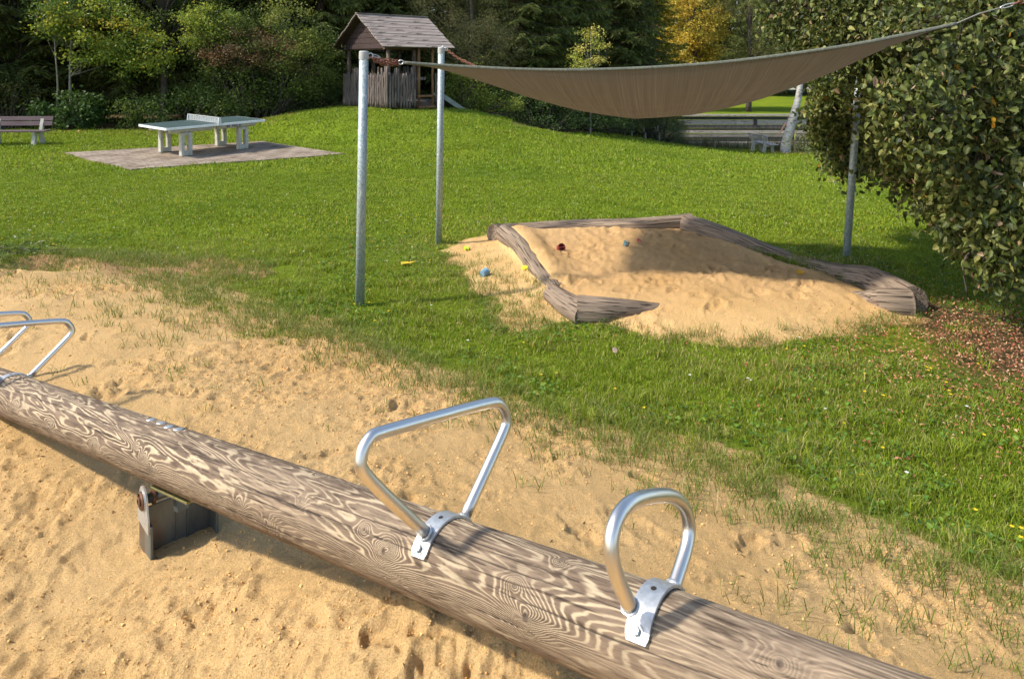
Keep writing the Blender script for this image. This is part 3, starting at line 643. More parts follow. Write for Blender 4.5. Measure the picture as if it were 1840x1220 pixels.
def strap(t, w=0.052, hw0=-0.42, hw1=None, th=0.006):
    """half ring clamp from the near bolt tab over the beam to the far side"""
    a0, a1 = math.radians(31), math.radians(149); n = 40; vs = []
    for i in range(n + 1):
        a = a0 + (a1 - a0) * i / n
        e = S(0, .12, min(i, n - i) / n)
        hw = w / 2 * (0.82 + 0.18 * float(S(0, 0.06, min(i, n - i) / n)))
        d = AXS * math.cos(a) + AXU * math.sin(a)
        for r_, h in ((BR + 0.0015, -hw), (BR + 0.0015, hw), (BR + 0.0015 + th, hw), (BR + 0.0015 + th, -hw)): vs.append(axp(t) + d * r_ + AXD * h)
    fs = [(i * 4 + j, i * 4 + (j + 1) % 4, (i + 1) * 4 + (j + 1) % 4, (i + 1) * 4 + j) for i in range(n) for j in range(4)] + [(3, 2, 1, 0), (n * 4, n * 4 + 1, n * 4 + 2, n * 4 + 3)]
    return MB().add(vs, fs)
def hexbolt(p, nrm, s=1.0):
    R = align(nrm); m_ = MB(); m_.lathe([(0.013 * s, 0), (0.013 * s, 0.0022 * s)], 24, p, R)
    m_.lathe([(0.0092 * s, 0.0022 * s), (0.0092 * s, 0.0085 * s), (0.0078 * s, 0.0100 * s)], 6, p, R); return m_
def handle(parent, t, shape, r, name='handle'):
    pts = [axp(t) + AXS * a + AXU * b for a, b in shape]
    sp = smooth_path(pts, 7)
    for _ in range(14): sp[1:-1] = (sp[:-2] + 2 * sp[1:-1] + sp[2:]) / 4
    tb = MB().tube(sp, r, 20, caps=True).build('handle', M['steel'], parent, world=True, smooth=True)
    st = autosmooth(strap(t).build('clamp_strap', M['galv'], parent, world=True)); st.parent = tb
    for a in (41, 139):
        d = AXS * math.cos(math.radians(a)) + AXU * math.sin(math.radians(a))
        b = hexbolt(axp(t) + d * (BR + 0.0072), d).build('bolt', M['bolt'], parent, world=True); b.parent = tb
    p = axp(t) + AXU * (BR + 0.0072)
    h = MB().lathe([(0.006, 0), (0.006, 0.0012)], 16, p, align(AXU)).build('bolt_hole', M['dark'], parent, world=True); h.parent = tb
    # weld beads where the legs meet the strap
    for q, q2 in ((sp[0], sp[3]), (sp[-1], sp[-4])):
        nrm = unit((q - axp(t)) - AXD * ((q - axp(t)) @ AXD)); c_ = axp(t) + nrm * (BR + .008); dv = unit(q2 - q); c_ = q + dv * max(0.0, float((BR + .008) - (q - axp(t)) @ nrm)); e1 = unit(np.cross(dv, AXD)); e2 = np.cross(dv, e1)
        ring = [c_ + (e1 * math.cos(a) + e2 * math.sin(a)) * (r + .0015) for a in np.linspace(0, 2 * math.pi, 25)]
        w_ = MB().tube(ring, .0032, 6, caps=False, jit=.35).build('weld_bead', M['galv'], parent, world=True); w_.parent = tb
    return tb
M['dark'] = simple('dark_hole', (0.03, 0.025, 0.02), rough=0.9, bump=0)
def build_seesaw():
    base = axp(2.77); root = empty('seesaw', (base[0], base[1], HP(base[0], base[1])))
    tag(root, 'wooden log seesaw with steel grab handles standing in the sand', 'seesaw')
    seesaw_beam(root)
    for e, s_ in ((0.22, -1), (5.42, 1)):
        c = axp(e); m_ = MB(); vs = [c + (AXS * math.cos(2 * math.pi * k / 48) + AXU * math.sin(2 * math.pi * k / 48)) * BR * 0.998 for k in range(48)]
        m_.add(vs, [tuple(range(48))]); m_.build('beam_end', woodmat('end_grain_pine', (0.42, 0.32, 0.2), (0.2, 0.14, 0.1), (30, 30, 30)) if e < 1 else bpy.data.materials['end_grain_pine'], root, world=True)
    hf = [np.array(q) for q in H1]
    handle(root, 1.44, H1, 0.0152); handle(root, 0.83, H2, 0.0152)
    handle(root, 4.52, H1, 0.0152); handle(root, 5.14, H1, 0.0152)
    # four flat metal discs let into the top of the beam
    for px, py in [(272, 754), (290, 760), (303.5, 766.5), (320.5, 771)]:
        r_ = np.array([(px - CX) / F, 1, -(py - CY) / F]); r_ = unit(r_); o = np.array([0, 0, EYE]) - AX0; w = o - AXD * (o @ AXD); dr = r_ - AXD * (r_ @ AXD)
        qa = dr @ dr; qb = 2 * w @ dr; qc = w @ w - BR ** 2; D = max(qb * qb - 4 * qa * qc, 0); s_ = (-qb - math.sqrt(D)) / (2 * qa); p = np.array([0, 0, EYE]) + r_ * s_
        q = p - AX0; nrm = unit(q - AXD * (q @ AXD))
        MB().lathe([(0.0185, -0.003), (0.0185, 0.0012), (0.015, 0.0028), (0.0, 0.0034)], 24, p, align(nrm)).build('metal_disc', M['galv'], root, world=True, smooth=True)
    # stand: H section with bearing heads
    wd = unit([0.75, 0.66, 0]); fd = unit([-0.66, 0.75, 0]); c0 = np.array([-1.375, 2.72, 0]); zt = 0.595; zb = 0.10
    def plate(c, along, hl, th, z0, z1, bev=.003): return (Vector((c[0], c[1], (z0 + z1) / 2)), (hl * 2, th, z1 - z0), align((0, 0, 1), along))
    R1 = align((0, 0, 1), fd); R2 = align((0, 0, 1), wd); wl_ = 0.235
    st = MB(); st.box((c0[0], c0[1], (zb + zt - .04) / 2), (0.155, 0.010, zt - .04 - zb), R1, .002)
    c1 = c0 + wd * wl_; st.box((c1[0], c1[1], (zb + zt) / 2), (0.16, 0.010, zt - zb), R1, .002)
    cm = (c0 + c1) / 2; st.box((cm[0], cm[1], (zb + zt) / 2), (wl_ - .012, 0.008, zt - zb), R2)
    for k in (.45, .62): cc = c0 + wd * wl_ * k - fd * 0.006; st.box((cc[0], cc[1], (zb + zt - .01) / 2), (0.004, 0.004, zt - .01 - zb), R2)
    sto = st.build('stand', M['stand'], root, world=True)
    za = 0.625
    for cc, sg in ((c0, -1), (c1, 1)):
        # tapering head plate with a round top, outside the flange
        prof = [(-0.068, -0.10), (0.068, -0.10), (0.068, -0.055)] + [(0.050 * math.cos(a), 0.050 * math.sin(a)) for a in np.linspace(0.0, math.pi, 15)] + [(-0.068, -0.055)]
        vs = []
        for off in (0.006, 0.012):
            for u, v in prof: vs.append(cc + wd * sg * off + fd * u + np.array([0, 0, za + v]))
        n = len(prof); fs = [tuple(range(n)), tuple(range(2 * n - 1, n - 1, -1))] + [(i, (i + 1) % n, n + (i + 1) % n, n + i) for i in range(n)]
        MB().add(vs, fs).build('bearing_plate', M['galv'], root, world=True)
        R = align(wd * sg); hub = MB().lathe([(0.034, 0.010), (0.034, 0.020), (0.028, 0.024), (0.028, 0.018), (0.018, 0.018), (0.018, 0.028), (0.010, 0.030), (0.010, 0.024), (0.0, 0.024)], 28, cc + np.array([0, 0, za]), R)
        hub.build('bearing', M['rust'], root, world=True, smooth=False)
        MB().lathe([(0.036, 0.0125), (0.036, 0.016), (0.030, 0.016)], 28, cc + np.array([0, 0, za]), R).build('bearing_ring', M['galv'], root, world=True)
    MB().cyl(c0 + np.array([0, 0, za]), c1 + np.array([0, 0, za]), 0.017).build('axle', M['stand'], root, world=True, smooth=True)
    MB().lathe([(0.024, 0), (0.024, .012)], 24, c0 + np.array([0, 0, za]) + wd * .018, align(wd)).build('axle_collar', M['rust'], root, world=True)
    # seat plate between axle and beam
    tm = 2.80; cb = axp(tm) - AXU * (BR + 0.006)
    Rb = align(AXU, AXD); MB().box(cb, (0.27, 0.10, 0.010), Rb, .002).build('seat_plate', M['brass'], root, world=True)
    for k in (-0.11, 0.11):
        for j in (-.035, .035):
            MB().cyl(cb + AXD * k + AXS * j - AXU * .012, cb + AXD * k + AXS * j, 0.008, 6).build('plate_bolt', M['bolt'], root, world=True)
    ac = c0 * .5 + c1 * .5 + np.array([0, 0, za]); MB().box((cb + ac) / 2, (0.03, 0.045, max(0.03, float(np.linalg.norm(cb - ac)))), Rb).build('pivot_block', M['stand'], root, world=True)
build_seesaw()

# ------------------------------------------------------------------ sandpit logs
M['oldlog'] = woodmat('silvered_log', (0.36, 0.27, 0.19), (0.12, 0.085, 0.060), (0.9, 26, 26), 'lc', scale=1.3, bump=1.0)
def pit_log(label, pts, radii, seed, group='weathered logs around the sandpit'):
    p = smooth_path(pts, 14); r = np.interp(np.linspace(0, 1, len(p)), np.linspace(0, 1, len(radii)), radii)
    n = 56; base = p[len(p) // 2]; root_loc = (base[0], base[1], float(H0(base[0], base[1])))
    def rf(L, a): return 1 + 0.24 * float(fbm(np.array([L * 0.9 + seed]), np.array([math.cos(a) * 1.1 + math.sin(a) * .6]), 2, seed)[0]) + 0.045 * float(fbm(np.array([L * 1.2]), np.array([(a if a < math.pi else 2 * math.pi - a) * 5.5]), 3, seed + 9)[0])
    m_ = MB().tube(p, r, n, caps=True, rfun=rf)
    o = m_.build('log', M['oldlog']); inv = Vector(root_loc)
    for v in o.data.vertices: v.co -= inv
    o.location = root_loc; autosmooth(o, 50)
    tag(o, label, 'log', group); return o
def lp(px, py, d, dz=0.0):
    q = at(px, py, d); return q + np.array([0, 0, dz])
def gl(px, py, z):
    """point on the given pixel at height z"""
    d = (EYE - z) * F / (py - CY); return at(px, py, d)
pit_log('long thin grey log half buried along the back edge of the sandpit', [gl(888, 422, .10), gl(935, 416, .07), gl(1050, 410, .12), gl(1140, 408, .16), gl(1242, 400, .20)], [.13, .11, .12, .12, .12], 3)
pit_log('thick fissured log sloping from the back corner down the right side of the sandpit', [gl(1232, 402, .22), gl(1300, 425, .16), gl(1390, 462, .03), gl(1490, 498, .01), gl(1570, 514, .05), gl(1640, 545, .08)], [.12, .12, .12, .15, .17, .14], 5)
pit_log('short dark log stub jutting into the sand at the right front corner', [gl(1635, 548, .09), gl(1590, 545, .09), gl(1530, 540, .00)], [.15, .14, .08], 8)
pit_log('sand covered log on the left side of the sandpit with exposed cut end', [gl(908, 420, .14), gl(938, 446, .12), gl(972, 492, .075), gl(1003, 530, .03)], [.13, .13, .12, .10], 11)
pit_log('short grey log beside the front left corner, cracked at its end', [gl(990, 528, .08), gl(1020, 550, .08), gl(1052, 568, .07)], [.09, .11, .12], 14)
pit_log('splintered dark grey log tapering into the sand at the front left corner', [gl(1038, 558, .09), gl(1090, 560, .09), gl(1150, 561, .05), gl(1205, 562, .01)], [.13, .12, .10, .075], 17)

# ------------------------------------------------------------------ sail poles
M['pole'] = simple('spangled_galvanised_steel', (0.42, 0.47, 0.46), (0.27, 0.32, 0.32), scale=55, rough=0.5, metal=0.35, bump=0.05, detail_=2, contrast=(0.42, 0.58), spots=((0.55, 0.57, 0.55), 24, 0.60))
M['cap'] = simple('grey_plastic_cap', (0.42, 0.42, 0.39), (0.36, 0.36, 0.34), scale=10, rough=0.6, bump=0)
def sail_pole(label, b, t, r):
    z = HP(b[0], b[1]); root = empty('sail_pole', (b[0], b[1], z)); tag(root, label, 'pole', 'steel poles carrying the shade sail')
    b = np.array([b[0], b[1], z - 0.15]); t = np.asarray(t, float); d = unit(t - b)
    MB().tube([b, b + (t - b) * .5, t], r, 28).build('post', M['pole'], root, world=True, smooth=True)
    MB().lathe([(r + .003, -0.075), (r + .003, -0.004), (r - .006, 0.004), (0.0, 0.006)], 28, t, align(d)).build('cap', M['cap'], root, world=True, smooth=False)
    return root, t, d
P1, T1, D1 = sail_pole('nearest galvanised pole, standing in the grass left of the sandpit', gp(646, 549), at(654, 93, 6.82), 0.043)
b2 = gp(788, 438); P2, T2, D2 = sail_pole('thin galvanised pole behind the sandpit corner in front of the playhouse', b2, at(793, 86, b2[1] - .05), 0.041)
b3 = gp(1519, 466); P3, T3, D3 = sail_pole('dark steel pole leaning out beside the linden on the right', b3, at(1548, 78, b3[1]), 0.041)
P4, T4, D4 = sail_pole('galvanised pole outside the picture on the right', (4.32, 5.6), np.array([4.42, 5.62, 2.86]), 0.041)

# ------------------------------------------------------------------ shade sail
def sail_mat():
    m, N, L, P = newmat('shade_cloth'); P.inputs['Roughness'].default_value = 0.85; P.inputs['Specular IOR Level'].default_value = 0.1
    a = N.new('ShaderNodeAttribute'); a.attribute_name = 'lc'
    mp = N.new('ShaderNodeMapping'); mp.inputs['Scale'].default_value = (55, 0.8, 1); L.new(a.outputs['Vector'], mp.inputs[0])
    n = N.new('ShaderNodeTexNoise'); n.inputs['Scale'].default_value = 1; n.inputs['Detail'].default_value = 5; n.inputs['Roughness'].default_value = .75; L.new(mp.outputs[0], n.inputs['Vector'])
    mp2 = N.new('ShaderNodeMapping'); mp2.inputs['Scale'].default_value = (420, 300, 1); L.new(a.outputs['Vector'], mp2.inputs[0])
    n2 = N.new('ShaderNodeTexNoise'); n2.inputs['Scale'].default_value = 1; L.new(mp2.outputs[0], n2.inputs['Vector'])
    ad = nd(N, 'ShaderNodeMath', operation='MULTIPLY_ADD'); L.new(n2.outputs[0], ad.inputs[0]); ad.inputs[1].default_value = .35; L.new(n.outputs[0], ad.inputs[2])
    r = ramp(N, [(0.45, (0.125, 0.100, 0.070)), (0.72, (0.20, 0.162, 0.115)), (0.90, (0.27, 0.22, 0.155))]); L.new(ad.outputs[0], r.inputs[0]); L.new(r.outputs[0], P.inputs['Base Color'])
    t = N.new('ShaderNodeBsdfTranslucent'); L.new(r.outputs[0], t.inputs[0]); mx = N.new('ShaderNodeMixShader'); mx.inputs[0].default_value = .17
    L.new(P.outputs[0], mx.inputs[1]); L.new(t.outputs[0], mx.inputs[2]); L.new(mx.outputs[0], N['Material Output'].inputs[0])
    b = N.new('ShaderNodeBump'); b.inputs['Strength'].default_value = .3; b.inputs['Distance'].default_value = .004; L.new(ad.outputs[0], b.inputs['Height']); L.new(b.outputs[0], P.inputs['Normal']); return m
M['sail'] = sail_mat(); M['hem'] = simple('sail_hem_webbing', (0.16, 0.17, 0.13), (0.09, 0.095, 0.075), scale=40, rough=0.8)
M['rope'] = simple('steel_cable', (0.35, 0.33, 0.28), (0.2, 0.18, 0.15), scale=60, rough=0.5, metal=0.6)
def build_sail():
    NE = smooth_path([at(727, 113, 7.0), at(800, 118, 7.0), at(960, 125.5, 6.85), at(1120, 124, 6.65), at(1300, 112, 6.40), at(1500, 86, 6.12), at(1640, 60, 5.92), at(1718, 43, 5.82)], 14)
    FE = smooth_path([at(872, 131, 8.9), at(980, 152, 8.85), at(1120, 168, 8.75), at(1260, 165, 8.6), at(1380, 140, 8.4), at(1500, 104, 8.25)], 14)
    NU, NV = 150, 44
    def rs(C, u):
        s_ = np.r_[0, np.cumsum(np.linalg.norm(np.diff(C, axis=0), axis=1))]; s_ /= s_[-1]
        return np.stack([np.interp(u, s_, C[:, k]) for k in range(3)], 1)
    u = np.linspace(0, 1, NU); v = np.linspace(0, 1, NV); n_ = rs(NE, u); f_ = rs(FE, u)
    P = n_[:, None] * (1 - v[None, :, None]) + f_[:, None] * v[None, :, None]
    prof = np.interp(u, [0, .1, .2, .32, .45, .6, .75, .88, 1], [0, .15, .29, .42, .50, .46, .36, .21, 0])
    sagv = (4 * v * (1 - v)) ** 0.75; sagv = np.interp(v, v, sagv)
    P[..., 2] -= prof[:, None] * sagv[None, :] * 0.74
    # soft tension folds running from corner to corner
    P[..., 2] += 0.006 * np.sin((v[None, :] * 9 + u[:, None] * 1.0) * 6.28) * np.sin(u[:, None] * math.pi)
    root = empty('shade_sail', P[0, 0]); tag(root, 'sagging brown fabric shade sail stretched over the sandpit', 'shade sail')
    V = (P - P[0, 0]).reshape(-1, 3); I = np.arange(NU * NV).reshape(NU, NV); Fq = np.stack([I[:-1, :-1], I[1:, :-1], I[1:, 1:], I[:-1, 1:]], -1).reshape(-1, 4)
    U, W = np.meshgrid(u * 5.6, v * 2, indexing='ij'); U = U + 0.5 * W * (U - 2.8) / 2.8
    me = fastmesh('cloth', V, Fq, M['sail'], attrs={'lc': np.stack([U, W, W * 0], -1).reshape(-1, 3)}, smooth=True); link('cloth', me, root)
    def band(C, name):
        m_ = MB(); m_.tube(C, 0.010, 10, rfun=lambda L, a: 1.0 + 0.9 * abs(math.sin(a)) * 0.6); m_.build(name, M['hem'], root, world=True, smooth=True)
    band(n_, 'hem'); band(f_, 'hem'); band(P[0], 'hem'); band(P[-1], 'hem')
    return P[0, 0], P[0, -1], P[-1, 0], P[-1, -1]
CA, CB_, CC, CD = build_sail()
M['chain'] = simple('rusty_chain', (0.34, 0.15, 0.09), (0.16, 0.07, 0.05), scale=40, rough=0.6, metal=0.4, bump=.2)
M['shackle'] = simple('bright_zinc', (0.7, 0.7, 0.66), (0.5, 0.5, 0.47), scale=20, rough=0.35, metal=0.8, bump=0)
def chain_link(mb, c, d, nrm, ln, r):
    d = unit(d); nrm = unit(nrm - d * (nrm @ d)); w = ln * 0.30; pts = []
    for k in range(13):
        a = 2 * math.pi * k / 12; x = math.cos(a); y = math.sin(a)
        pts.append(c + d * (np.sign(x) * (ln / 2 - w) + x * w) + nrm * y * w)
    mb.tube(pts, r, 6, caps=False)
def shackle(p, q, parent, r=0.006, w=0.022):
    d = unit(q - p); L_ = np.linalg.norm(q - p); side = unit(np.cross(d, [0, 0, 1.0])); up = np.cross(side, d); pts = []
    for k in range(17):
        a = 2 * math.pi * k / 16; pts.append((p + q) / 2 + d * math.cos(a) * L_ / 2 + up * math.sin(a) * w)
    MB().tube(pts, r, 8, caps=False).build('shackle', M['shackle'], parent, world=True, smooth=True)
def make_chain(label, curves, a, b, ln=0.045, r=0.0045):
    root = empty('chain', a); tag(root, label, 'chain')
    m_ = MB()
    for C in curves:
        C = smooth_path(C, 12); s_ = np.r_[0, np.cumsum(np.linalg.norm(np.diff(C, axis=0), axis=1))]; n = max(2, int(s_[-1] / (ln * 0.72)))
        for i in range(n):
            q = (i + .5) / n * s_[-1]; p = np.array([np.interp(q, s_, C[:, k]) for k in range(3)]); p2 = np.array([np.interp(min(q + .01, s_[-1]), s_, C[:, k]) for k in range(3)]); p1 = np.array([np.interp(max(q - .01, 0), s_, C[:, k]) for k in range(3)])
            d = p2 - p1; a_ = math.pi / 2 * (i % 2) + 0.6 * i * .3; s1 = unit(np.cross(d, [0, 0.3, 1.0])); s2 = unit(np.cross(d, s1)); chain_link(m_, p, d, s1 * math.cos(a_) + s2 * math.sin(a_), ln, r)
    m_.build('links', M['chain'], root, world=True, smooth=True); return root
A = at(664, 101, 6.84); B = at(680, 103, 6.86); E_ = at(719, 113, 7.0)
c1 = make_chain('tangled bundle of rusty chain tying the sail to the nearest pole', [[at(666, 104, 6.8), at(685, 112, 6.85), at(702, 113, 6.93), at(716, 112, 7)], [at(666, 102, 6.84), at(680, 107, 6.9), at(700, 108, 6.95), at(717, 111, 7)], [at(667, 105, 6.84), at(682, 114, 6.85), at(700, 117, 6.93), at(716, 115, 7)], [at(672, 103, 6.88), at(690, 110, 6.88), at(705, 115, 6.96), at(714, 113, 7)]], A, E_)
shackle(at(661, 101, 6.82), at(670, 100, 6.84), c1); shackle(at(669, 99, 6.84), at(683, 104, 6.88), c1, .004, .010); shackle(at(716, 113, 7.0), at(725, 112, 7.0), c1, .006, .02)
MB().tube([at(724, 113, 7), CA], 0.005, 8).build('cable', M['rope'], c1, world=True)
d2 = b2[1] - .05
c2 = make_chain('rusty chain slanting down from the second pole to the sail corner behind', [[at(803, 90, d2), at(828, 108, d2 - .1), at(858, 122, 8.95), CB_], [at(830, 108, d2 - .1), at(850, 117.5, 8.95), CB_ + [0, 0, .03]]], at(797, 84, d2), CB_)
shackle(at(795, 84, d2), at(800, 90, d2), c2); shackle(at(799, 87, d2), at(804, 91, d2), c2, .005, .02)
c3 = make_chain('chain and cable running from the sail tip up through the linden leaves', [[at(1822, 8, 5.70), at(1850, 2, 5.67), T4 + [0, 0, -.1]]], CC, T4, .05, .006)
MB().tube([CC, at(1760, 25, 5.77), at(1800, 14, 5.73)], 0.006, 8).build('cable', M['rope'], c3, world=True); shackle(at(1797, 15, 5.73), at(1824, 7, 5.70), c3, .005, .012)
c4 = make_chain('chain from the dark pole by the linden to the rear sail corner', [[CD, (CD + T3) / 2 - [0, 0, .02], T3 - [0.03, 0, .1]]], CD, T3)

# ------------------------------------------------------------------ patio and table tennis table
def paver_mat():
    m, N, L, P = newmat('wooden_deck_pavers'); P.inputs['Roughness'].default_value = 0.85; P.inputs['Specular IOR Level'].default_value = 0.15
    tc = N.new('ShaderNodeTexCoord'); mp = N.new('ShaderNodeMapping'); mp.inputs['Rotation'].default_value = (0, 0, math.radians(-51)); L.new(tc.outputs['Object'], mp.inputs[0])
    br = N.new('ShaderNodeTexBrick'); br.inputs['Scale'].default_value = 1; br.inputs['Brick Width'].default_value = 0.4; br.inputs['Row Height'].default_value = 0.2; br.inputs['Mortar Size'].default_value = 0.012; br.inputs['Mortar Smooth'].default_value = 0.5
    br.inputs['Color1'].default_value = (0.31, 0.255, 0.20, 1); br.inputs['Color2'].default_value = (0.26, 0.21, 0.165, 1); br.inputs['Mortar'].default_value = (0.10, 0.085, 0.05, 1); L.new(mp.outputs[0], br.inputs['Vector'])
    n = N.new('ShaderNodeTexNoise'); n.inputs['Scale'].default_value = 2.2; n.inputs['Detail'].default_value = 7; L.new(tc.outputs['Object'], n.inputs['Vector'])
    r = ramp(N, [(0.3, (0.6, 0.55, 0.5)), (0.6, (1.15, 1.12, 1.1))]); L.new(n.outputs[0], r.inputs[0]); mx = nd(N, 'ShaderNodeMixRGB', blend_type='MULTIPLY'); mx.inputs[0].default_value = 1
    L.new(br.outputs[0], mx.inputs[1]); L.new(r.outputs[0], mx.inputs[2]); L.new(mx.outputs[0], P.inputs['Base Color'])
    b = N.new('ShaderNodeBump'); b.inputs['Strength'].default_value = .5; b.inputs['Distance'].default_value = .01; b.invert = True; L.new(br.outputs['Fac'], b.inputs['Height']); L.new(b.outputs[0], P.inputs['Normal']); return m
M['paver'] = paver_mat()
PZ = max(HP(p[0], p[1]) for p in PATIO) + 0.0
def build_patio():
    n = 40; A_, B2, C2, D_ = [np.array(p) for p in PATIO]; u = np.linspace(0, 1, n)
    U, V_ = np.meshgrid(u, u, indexing='ij'); XY = A_ * ((1 - U) * (1 - V_))[..., None] + B2 * (U * (1 - V_))[..., None] + C2 * (U * V_)[..., None] + D_ * ((1 - U) * V_)[..., None]
    z = H0(XY[..., 0], XY[..., 1]) + 0.03; P = np.concatenate([XY, z[..., None]], -1)
    I = np.arange(n * n).reshape(n, n); Fq = np.stack([I[:-1, :-1], I[1:, :-1], I[1:, 1:], I[:-1, 1:]], -1).reshape(-1, 4)
    # skirt
    ring = list(I[:, 0]) + list(I[-1, 1:]) + list(I[-2::-1, -1]) + list(I[0, -2:0:-1]); V = P.reshape(-1, 3); low = V[ring] - [0, 0, .12]
    o = len(V); k = len(ring); sk = np.array([[ring[i], o + i, o + (i + 1) % k, ring[(i + 1) % k]] for i in range(k)])
    tag(link('patio', fastmesh('patio', np.concatenate([V, low]), np.concatenate([Fq, sk]), M['paver'])), kind='structure')
build_patio()
M['concrete'] = simple('cast_concrete', (0.52, 0.50, 0.42), (0.38, 0.36, 0.29), scale=9, rough=0.85, bump=.15, spots=((0.25, 0.23, 0.17), 6, 0.62))
M['white'] = simple('white_edge_band', (0.78, 0.79, 0.76), (0.68, 0.69, 0.66), scale=6, rough=0.5, bump=0)
M['slate'] = simple('green_grey_playing_surface', (0.055, 0.085, 0.078), (0.042, 0.07, 0.066), scale=3, rough=0.62, bump=0.02, spec=0.25)
M['net'] = simple('perforated_net_plate', (0.60, 0.62, 0.62), (0.5, 0.52, 0.52), scale=14, rough=0.45, metal=0.3, bump=0)
def build_tt():
    c = at(367, 225, 19.2); th = math.atan2(0.474, 0.88) + math.radians(23); gx, gy = c[0], c[1]; z0 = float(H0(gx, gy)) + .035
    R = empty('table_tennis_table', (gx, gy, z0), th); R.rotation_euler = (Matrix.Rotation(.030, 3, 'X') @ Matrix.Rotation(th, 3, 'Z')).to_euler(); tag(R, 'concrete outdoor table tennis table with dark top and white edge on the patio', 'table tennis table')
    Lx, Ly, zt = 2.74, 1.525, 0.76
    # rounded slab
    def slab(hx, hy, z0_, z1, rr=.07):
        pr = []
        for cx_, cy_, a0 in ((hx - rr, hy - rr, 0), (-hx + rr, hy - rr, 90), (-hx + rr, -hy + rr, 180), (hx - rr, -hy + rr, 270)):
            for k in range(7): a = math.radians(a0 + k * 15); pr.append((cx_ + rr * math.cos(a), cy_ + rr * math.sin(a)))
        n = len(pr); return MB().add([(x, y, z0_) for x, y in pr] + [(x, y, z1) for x, y in pr], [tuple(range(n - 1, -1, -1)), tuple(range(n, 2 * n))] + [(i, (i + 1) % n, n + (i + 1) % n, n + i) for i in range(n)])
    top = slab(Lx / 2, Ly / 2, zt - .055, zt).build('tabletop', M['white'], R)
    for s_ in (-1, 1):
        q = MB(); hx = (Lx / 2 - .03 - .004) / 2
        for t_ in (-1, 1): q.box((s_ * (.004 + hx + .0), t_ * (Ly / 4 - .012), zt + .001), (hx * 2, Ly / 2 - .036, .004))
        q.build('playing_surface', M['slate'], top)
    for s_ in (-1, 1):
        for t_ in (-1, 1):
            b = MB(); b.box((s_ * .62, t_ * .52, zt - .055 - .055), (1.12, .16, .11), None, .03); b.build('support_beam', M['concrete'], R)
        # U-shaped legs: two posts joined by a base
    for s_ in (-1, 1):
        for t_ in (-1, 1):
            b = MB(); y = t_ * .55
            for o_ in (-.10, .10): b.box((s_ * .78 + o_, y, (zt - .165) / 2), (.085, .15, zt - .165), None, .012)
            b.box((s_ * .78, y, .06), (.115, .13, .12), None, .01)
            b.box((s_ * .78, y, zt - .20), (.12, .13, .07), None, .01); b.build('leg', M['concrete'], R)
    nt = MB(); nt.box((0, 0, zt + .155), (.03, Ly + .10, .014)); nt.box((0, 0, zt + .02), (.03, Ly, .012))
    for k in range(6): nt.box((0, 0, zt + .045 + k * .018), (.010, Ly, .0075))
    for k in range(17): nt.box((0, -Ly / 2 + .05 + k * (Ly - .1) / 16, zt + .088), (.014, .010, .13))
    net = nt.build('net', M['net'], R)
    for t_ in (-1, 1):
        MB().add([(dx, t_ * (Ly / 2 + .035) + dy, z) for dy in (-.012, .012) for dx, z in ((-.055, zt - .05), (.055, zt - .05), (.025, zt + .165), (-.025, zt + .165))], [(0, 1, 2, 3), (7, 6, 5, 4), (0, 4, 5, 1), (1, 5, 6, 2), (2, 6, 7, 3), (3, 7, 4, 0)]).build('net_bracket', M['net'], R)
    cl = [(.35, .08, .06), (.08, .15, .4), (.6, .6, .55), (.06, .2, .35)]
    lab = MB(); 
    # coloured letters too small to read on the support beam
    for i in range(9):
        mm_ = simple('label_paint_%d' % i, cl[i % 4] if i < 8 else (.55, .55, .5), rough=.6, bump=0)
        MB().box((.32 + i * .052, -.602, zt - .105), (.034, .004, .05)).build('label_letter', mm_, R)
    return R
build_tt()

# ------------------------------------------------------------------ benches
M['plum'] = simple('stained_bench_plank', (0.14, 0.095, 0.095), (0.09, 0.06, 0.062), scale=4, rough=0.7, stretch=(.5, 6, 6))
M['greyplank'] = simple('grey_bench_plank', (0.48, 0.43, 0.42), (0.32, 0.28, 0.27), scale=5, rough=0.8, stretch=(.5, 6, 6))
def bench(label, loc, rz, wood, length=2.0, scale=1.0):
    R = empty('park_bench', loc, rz); R.scale = (scale,) * 3; tag(R, label, 'bench')
    s_ = MB()
    for k in range(3): s_.box((0, -.02 - k * .145, .45), (length, .13, .04), None, .006)
    s_.build('seat', wood, R); b = MB(); T = Matrix.Rotation(math.radians(-14), 3, 'X')
    for k in range(2): b.box((0, .16 + k * .04, .66 + k * .16), (length - .1, .035, .14), T, .006)
    b.build('backrest', wood, R)
    for x in (-length / 2 + .38, length / 2 - .38):
        l = MB(); pr = [(-.36, 0), (-.22, 0), (-.16, .10), (-.26, .33), (-.30, .36), (-.30, .43), (.10, .43), (.10, .36), (.02, .30), (.16, 0), (.26, 0), (.17, .36), (.25, .78), (.17, .80), (.07, .46), (.05, .43)]
        pr = [(-.36, 0), (-.22, 0), (-.20, .33), (.06, .33), (.12, 0), (.26, 0), (.16, .42), (.25, .80), (.18, .82), (.06, .43), (-.36, .43), (-.30, .3)]
        n = len(pr); l.add([(x + dx, y, z) for dx in (-.05, .05) for y, z in pr], [tuple(range(n)), tuple(range(2 * n - 1, n - 1, -1))] + [(i, n + i, n + (i + 1) % n, (i + 1) % n) for i in range(n)])
        l.build('leg', M['concrete'], R)
    return R
bl = at(30, 262, 22.6); bench('plum coloured plank bench with concrete legs at the wood edge left of the patio', (-13.95, 20.4, HP(-14.0, 20.4)), math.radians(4), M['plum'], 2.1, .88)
br_ = at(1368, 268, 34.6); bench('weathered grey bench facing the pond beside the birch', (br_[0], 34.6, float(H0(br_[0], 34.6))), math.radians(101), M['greyplank'], 1.8)
